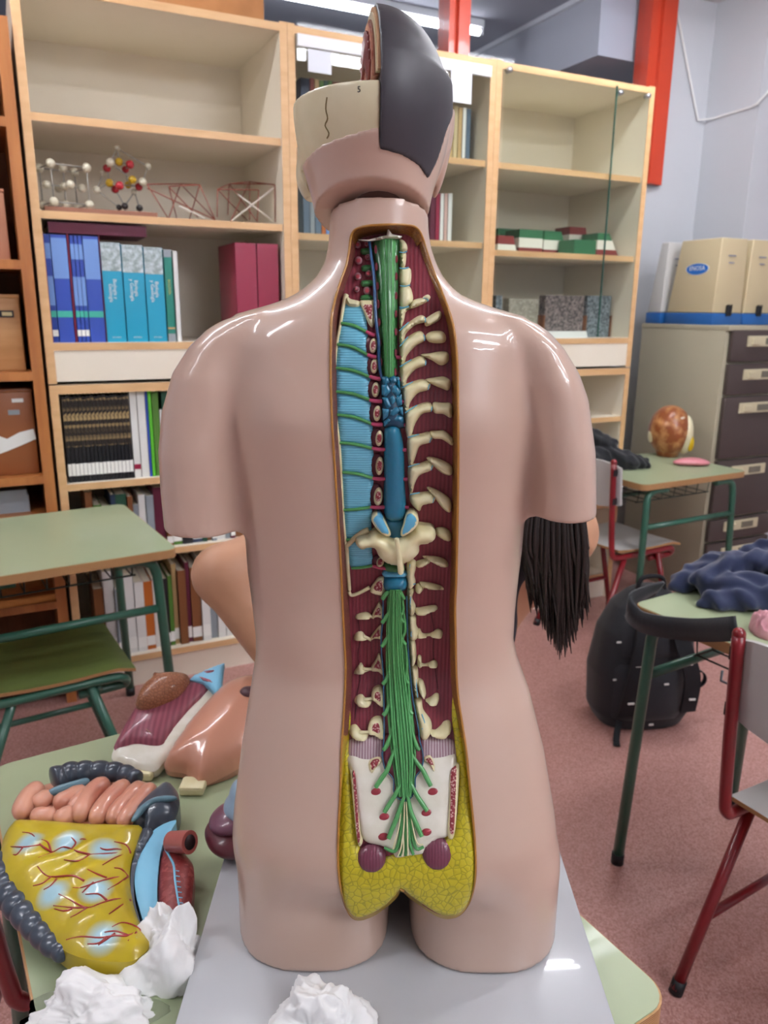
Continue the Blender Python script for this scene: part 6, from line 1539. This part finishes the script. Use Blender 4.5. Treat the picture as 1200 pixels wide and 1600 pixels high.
bs_ = thing('bag_strap', 'broad black padded strap hung along the edge of the navy jacket desk', 'strap', rd(xe, 0.2, 0.70))
build('strap', ribbon([at_y(1030, 919, 1.82), at_y(1008, 928, 1.79), at_y(983, 945, 1.742), at_y(1004, 972, 1.69), at_y(1080, 984, 1.56), at_y(1150, 982, 1.425)], 0.050, 0.008, lambda t: Vector((0.25 * max(0, 0.4 - t), -0.9 * max(0, 0.4 - t) * 2, 1)).normalized()), M_blkc, bs_, True, world=True)
build('buckle', MB().tube([rd(xe - 0.03, 0.115, 0.688), rd(xe - 0.03, 0.115, 0.665), rd(xe - 0.03, 0.085, 0.665), rd(xe - 0.03, 0.085, 0.688)], 0.003, 8), mat('buckle_grey', '#5a5d62', 0.4), bs_, True, world=True)
cloth('pouch', 'soft pink cloth pouch with black strap beside the navy jacket', 'pouch', at_z(1200, 990, 0.74), (0.040, 0.042, 0.05), mat('pink_cloth', '#c9929a', 0.85), 5, 0.2)
# ------------------------------------------------------------------ backpack on the floor
bp0 = Vector((0.925, 2.50, 0))
BPk = thing('backpack', 'black backpack with small white marks standing on the red floor', 'backpack', bp0, math.radians(8))
blo = (-0.24, -0.19, -0.01); bhi = (0.24, 0.19, 0.54); X, Y, Z = grid(blo, bhi, 0.006)
zc = np.clip(Z / 0.50, 0, 1)
hwz = np.interp(Z, [0, 0.05, 0.2, 0.35, 0.44, 0.49, 0.51], [0.15, 0.175, 0.185, 0.165, 0.125, 0.07, 0.02]); hdz = np.interp(Z, [0, 0.05, 0.2, 0.35, 0.45, 0.51], [0.11, 0.125, 0.125, 0.10, 0.07, 0.02])
r = ((np.abs(X) / hwz) ** 2.8 + (np.abs(Y - 0.02) / hdz) ** 2.8) ** (1 / 2.8)
F = np.maximum(np.maximum((r - 1) * 0.1, Z - 0.505), 0.003 - Z)
nets_o = nets_obj('bag_body', F, blo, 0.006, mat('backpack_black', '#14151a', 0.7, sheen=0.15, bump=0.2, bscale=200), None, 4); nets_o.parent = BPk
def bsurf(x, z): 
    hwx = float(np.interp(z, [0, 0.05, 0.2, 0.35, 0.44, 0.49, 0.51], [0.15, 0.175, 0.185, 0.165, 0.125, 0.07, 0.02])); hd = float(np.interp(z, [0, 0.05, 0.2, 0.35, 0.45, 0.51], [0.11, 0.125, 0.125, 0.10, 0.07, 0.02]))
    q = max(0.0, 1 - (abs(x) / hwx) ** 2.8); return 0.02 - hd * q ** (1 / 2.8)
def pocket(cx_, cz_, w_, h_, H, nm_):
    n = 10; vs = []; fs = []
    for i in range(n + 1):
        for j in range(n + 1):
            a, b = 2 * i / n - 1, 2 * j / n - 1; x = cx_ + a * w_ / 2; z = cz_ + b * h_ / 2
            e = max(abs(a), abs(b)); vs.append((x, bsurf(x, z) - H * (1 - e ** 4) + 0.004, z))
    for i in range(n):
        for j in range(n): fs.append((i * (n + 1) + j, (i + 1) * (n + 1) + j, (i + 1) * (n + 1) + j + 1, i * (n + 1) + j + 1))
    return build(nm_, MB().add(vs, fs), mat('backpack_black2', '#1a1b21', 0.75, sheen=0.15), BPk, True)
pocket(-0.02, 0.15, 0.26, 0.22, 0.03, 'front_pocket'); pocket(-0.02, 0.34, 0.22, 0.13, 0.02, 'top_pocket')
for x0, x1 in ((-0.06, -0.10), (0.06, 0.11)):
    pts = [(x0, bsurf(x0, 0.46) - 0.012, 0.46), (x0 * 1.1, bsurf(x0, 0.36) - 0.035, 0.36), (x1, bsurf(x1, 0.22) - 0.045, 0.22), (x1 * 1.1, bsurf(x1, 0.08) - 0.02, 0.08)]
    s_ = build('shoulder_strap', ribbon(pts, 0.055, 0.012, (1, 0, 0)), mat('strap_black', '#101116', 0.8), BPk, True, sharp=40)
    for z, f in ((0.40, 0.5), (0.27, 0.8), (0.14, 1.0)):
        x = np.interp(z, [0.08, 0.22, 0.36, 0.46], [x1 * 1.1, x1, x0 * 1.1, x0]); build('white_mark', MB().box((x, bsurf(x, z) - 0.05 if z < 0.36 else bsurf(x, z) - 0.037, z), (0.022, 0.004, 0.006)), C_white, s_)
build('top_handle', MB().tube(catmull([(-0.05, 0.0, 0.485), (-0.035, 0.0, 0.535), (0.035, 0.0, 0.535), (0.05, 0.0, 0.485)], 5), 0.008, 8), mat('strap_black', '#101116'), BPk, True)
build('side_strap', ribbon([(0.17, -0.02, 0.10), (0.22, -0.03, 0.14), (0.215, -0.03, 0.18), (0.175, -0.02, 0.19)], 0.02, 0.003, (0, 1, 0)), mat('strap_black', '#101116'), BPk, True)
build('foot_strap', ribbon([(-0.12, -0.10, 0.05), (-0.15, -0.15, 0.02), (-0.16, -0.18, 0.006)], 0.022, 0.003, (1, 0, 0)), mat('strap_black', '#101116'), BPk, True)
rr = random.Random(4)
for x, z in ((-0.13, 0.33), (-0.14, 0.20), (-0.02, 0.05), (0.14, 0.28), (0.13, 0.22), (0.02, 0.20), (-0.07, 0.30)):
    build('white_mark', MB().box((x, bsurf(x, z) - 0.03 if abs(x) < 0.12 else bsurf(x, z) - 0.003, z), (0.016, 0.003, 0.006)), C_white, BPk)
# ------------------------------------------------------------------ the person behind the table
PR = thing('person', 'person with long dark hair and bare arms sitting behind the torso model', 'person', (0.12, 1.35, 0.45))
plo = (-0.40, 0.93, 0.0); phi = (0.50, 1.72, 1.44); HH = 0.008
X, Y, Z = grid(plo, phi, HH)
def cone(a, b, ra, rb):
    a, b = np.array(a, float), np.array(b, float); ab = b - a; L2 = ab @ ab
    t = np.clip(((X - a[0]) * ab[0] + (Y - a[1]) * ab[1] + (Z - a[2]) * ab[2]) / L2, 0, 1)
    return np.sqrt((X - a[0] - t * ab[0]) ** 2 + (Y - a[1] - t * ab[1]) ** 2 + (Z - a[2] - t * ab[2]) ** 2) - (ra + (rb - ra) * t)
def chain(parts, k):
    F = None
    for p in parts: f = cone(*p); F = f if F is None else smin(F, f, k)
    return F
shL, shR = (-0.055, 1.24, 1.08), (0.300, 1.24, 1.06)
elL, elR = (-0.248, 1.12, 1.022), (0.20, 1.36, 0.84)
wrL, wrR = (-0.125, 1.07, 0.850), (0.10, 1.15, 0.835)
hips = (0.06, 1.42, 0.53)
torsoP = chain([((0.12, 1.26, 1.04), (0.12, 1.32, 0.86), 0.12, 0.105), ((0.12, 1.32, 0.86), (0.06, 1.42, 0.56), 0.105, 0.12), (shL, shR, 0.055, 0.055), ((-0.02, 1.42, 0.54), (0.13, 1.42, 0.54), 0.10, 0.10)], 0.05)
armL = chain([(shL, elL, 0.050, 0.043), (elL, wrL, 0.043, 0.028)], 0.02)
armR = chain([(shR, elR, 0.050, 0.041), (elR, wrR, 0.041, 0.027)], 0.02)
neckh = chain([((0.13, 1.24, 1.10), (0.15, 1.20, 1.20), 0.05, 0.05), ((0.16, 1.19, 1.22), (0.165, 1.19, 1.29), 0.070, 0.082)], 0.02)
face = chain([((0.158, 1.118, 1.245), (0.158, 1.108, 1.222), 0.007, 0.010)], 0.01)
legsP = chain([((-0.02, 1.42, 0.53), (-0.02, 1.06, 0.545), 0.085, 0.062), ((-0.02, 1.06, 0.545), (-0.02, 1.10, 0.09), 0.060, 0.040), ((-0.02, 1.11, 0.05), (-0.02, 0.99, 0.04), 0.040, 0.034)], 0.02)
legsP = smin(legsP, chain([((0.13, 1.42, 0.53), (0.16, 1.06, 0.545), 0.085, 0.062), ((0.16, 1.06, 0.545), (0.16, 1.10, 0.09), 0.060, 0.040), ((0.16, 1.11, 0.05), (0.16, 0.99, 0.04), 0.040, 0.034)], 0.02), 0.02)
bodyF = smin(smin(smin(torsoP, smin(armL, armR, 0.01), 0.03), neckh, 0.03), smin(legsP, face, 0.01), 0.04)
# hands: palms and five fingers each
def hand(w, d, side):
    w = Vector(w); d = Vector(d).normalized(); s_ = d.cross(Vector((0, 0, 1))).normalized() * side; F = cone(w, w + d * 0.06, 0.024, 0.026)
    for j, (o, L_) in enumerate(((-0.027, 0.060), (-0.009, 0.070), (0.009, 0.066), (0.026, 0.052))):
        a = w + d * 0.065 + s_ * o; b = a + d * L_ * 0.55 + Vector((0, 0, -0.008)); c = b + d * L_ * 0.45 + Vector((0, 0, -0.018))
        F = smin(F, smin(cone(a, b, 0.0095, 0.009), cone(b, c, 0.009, 0.008), 0.004), 0.006)
    a = w + d * 0.02 - s_ * 0.026; return smin(F, cone(a, a + d * 0.045 - s_ * 0.03, 0.011, 0.009), 0.008)
bodyF = smin(bodyF, smin(hand(wrL, (0.35, -0.3, 0.0), 1), hand(wrR, (-0.3, -0.35, 0.0), -1), 0.004), 0.012)
bodyF = np.maximum(bodyF, 0.0 - Z)
nets_obj('body', bodyF, plo, HH, mat('person_skin', '#b98a6c', 0.5, sss=0.0), PR, 4)
shirt = np.maximum(torsoP - 0.008, np.maximum(Z - 1.115, 0.52 - Z))
shirt = np.maximum(shirt, np.maximum(np.abs(X - 0.122) - 0.20, -1))
nets_obj('shirt', shirt, plo, HH, mat('shirt_dark', '#2a2a33', 0.85), PR, 4)
trous = np.maximum(smin(legsP, chain([((-0.02, 1.42, 0.54), (0.13, 1.42, 0.54), 0.10, 0.10)], .02), 0.04) - 0.008, np.maximum(0.07 - Z, Z - 0.64))
nets_obj('trousers', trous, plo, HH, mat('trousers_blue', '#2b3750', 0.85), PR, 4)
shoes = chain([((-0.02, 1.11, 0.05), (-0.02, 0.985, 0.042), 0.047, 0.042)], 0.01); shoes = np.maximum(np.minimum(shoes, chain([((0.16, 1.11, 0.05), (0.16, 0.985, 0.042), 0.047, 0.042)], 0.01)), np.maximum(Z - 0.085, 0.001 - Z))
nets_obj('shoes', shoes, plo, HH, mat('shoe_white', '#c9c7c2', 0.7), PR, 4)
M_phair = mat('person_hair', '#17110f', 0.45, coat=0.1, col2='#241a16', pattern='wavex', scale=60, mix=(0.2, 0.9))
cap = smin(cone((0.165, 1.205, 1.285), (0.168, 1.20, 1.30), 0.094, 0.094), smin(cone((0.20, 1.19, 1.24), (0.235, 1.13, 1.09), 0.06, 0.040), cone((0.235, 1.13, 1.09), (0.25, 1.12, 1.00), 0.040, 0.022), 0.01), 0.04)
cap = np.maximum(cap, -cone((0.15, 1.10, 1.24), (0.15, 1.02, 1.22), 0.062, 0.066))
hairc = nets_obj('hair', cap, plo, HH, M_phair, PR, 4)
rh = random.Random(9); mb = MB()
for i in range(460):
    u0 = rh.uniform(818, 917); e = (u0 - 866) / 48; u1 = 873 + e * 42 + rh.uniform(-9, 9)
    vend = 1034 - abs(e - 0.1) * 80 - abs(rh.gauss(0, 45)); y = rh.uniform(1.06, 1.15)
    p0 = at_y(u0 * 0.8 + 866 * 0.2, 770, y); p1 = at_y(u0, 850, y - 0.005); p2 = at_y((u0 + u1) / 2 + rh.uniform(-3, 3), 850 + (vend - 850) * 0.55, y); p3 = at_y(u1, vend, y + rh.uniform(-0.01, 0.01))
    mb.tube(catmull([p0, p1, p2, p3], 4), [0.0036, 0.0042, 0.0034, 0.0005], 5)
build('hair_strands', mb, M_phair, hairc, True, world=True)
for e in ((0.130, 1.118, 1.262), (0.190, 1.118, 1.262)): build('eye', MB().ball(e, 0.010, 10, 8), mat('eye_dark', '#2a201c', 0.3), PR, True, world=True)
build('mouth', MB().ball((0.158, 1.116, 1.192), (0.022, 0.007, 0.006), 12, 6), mat('lip', '#9a5a54', 0.5), PR, True, world=True)
chair('red framed school chair the person sits on behind the torso', (0.035, 1.50, 0), -math.pi / 2, M_rtube, M_greyply, H=0.405)
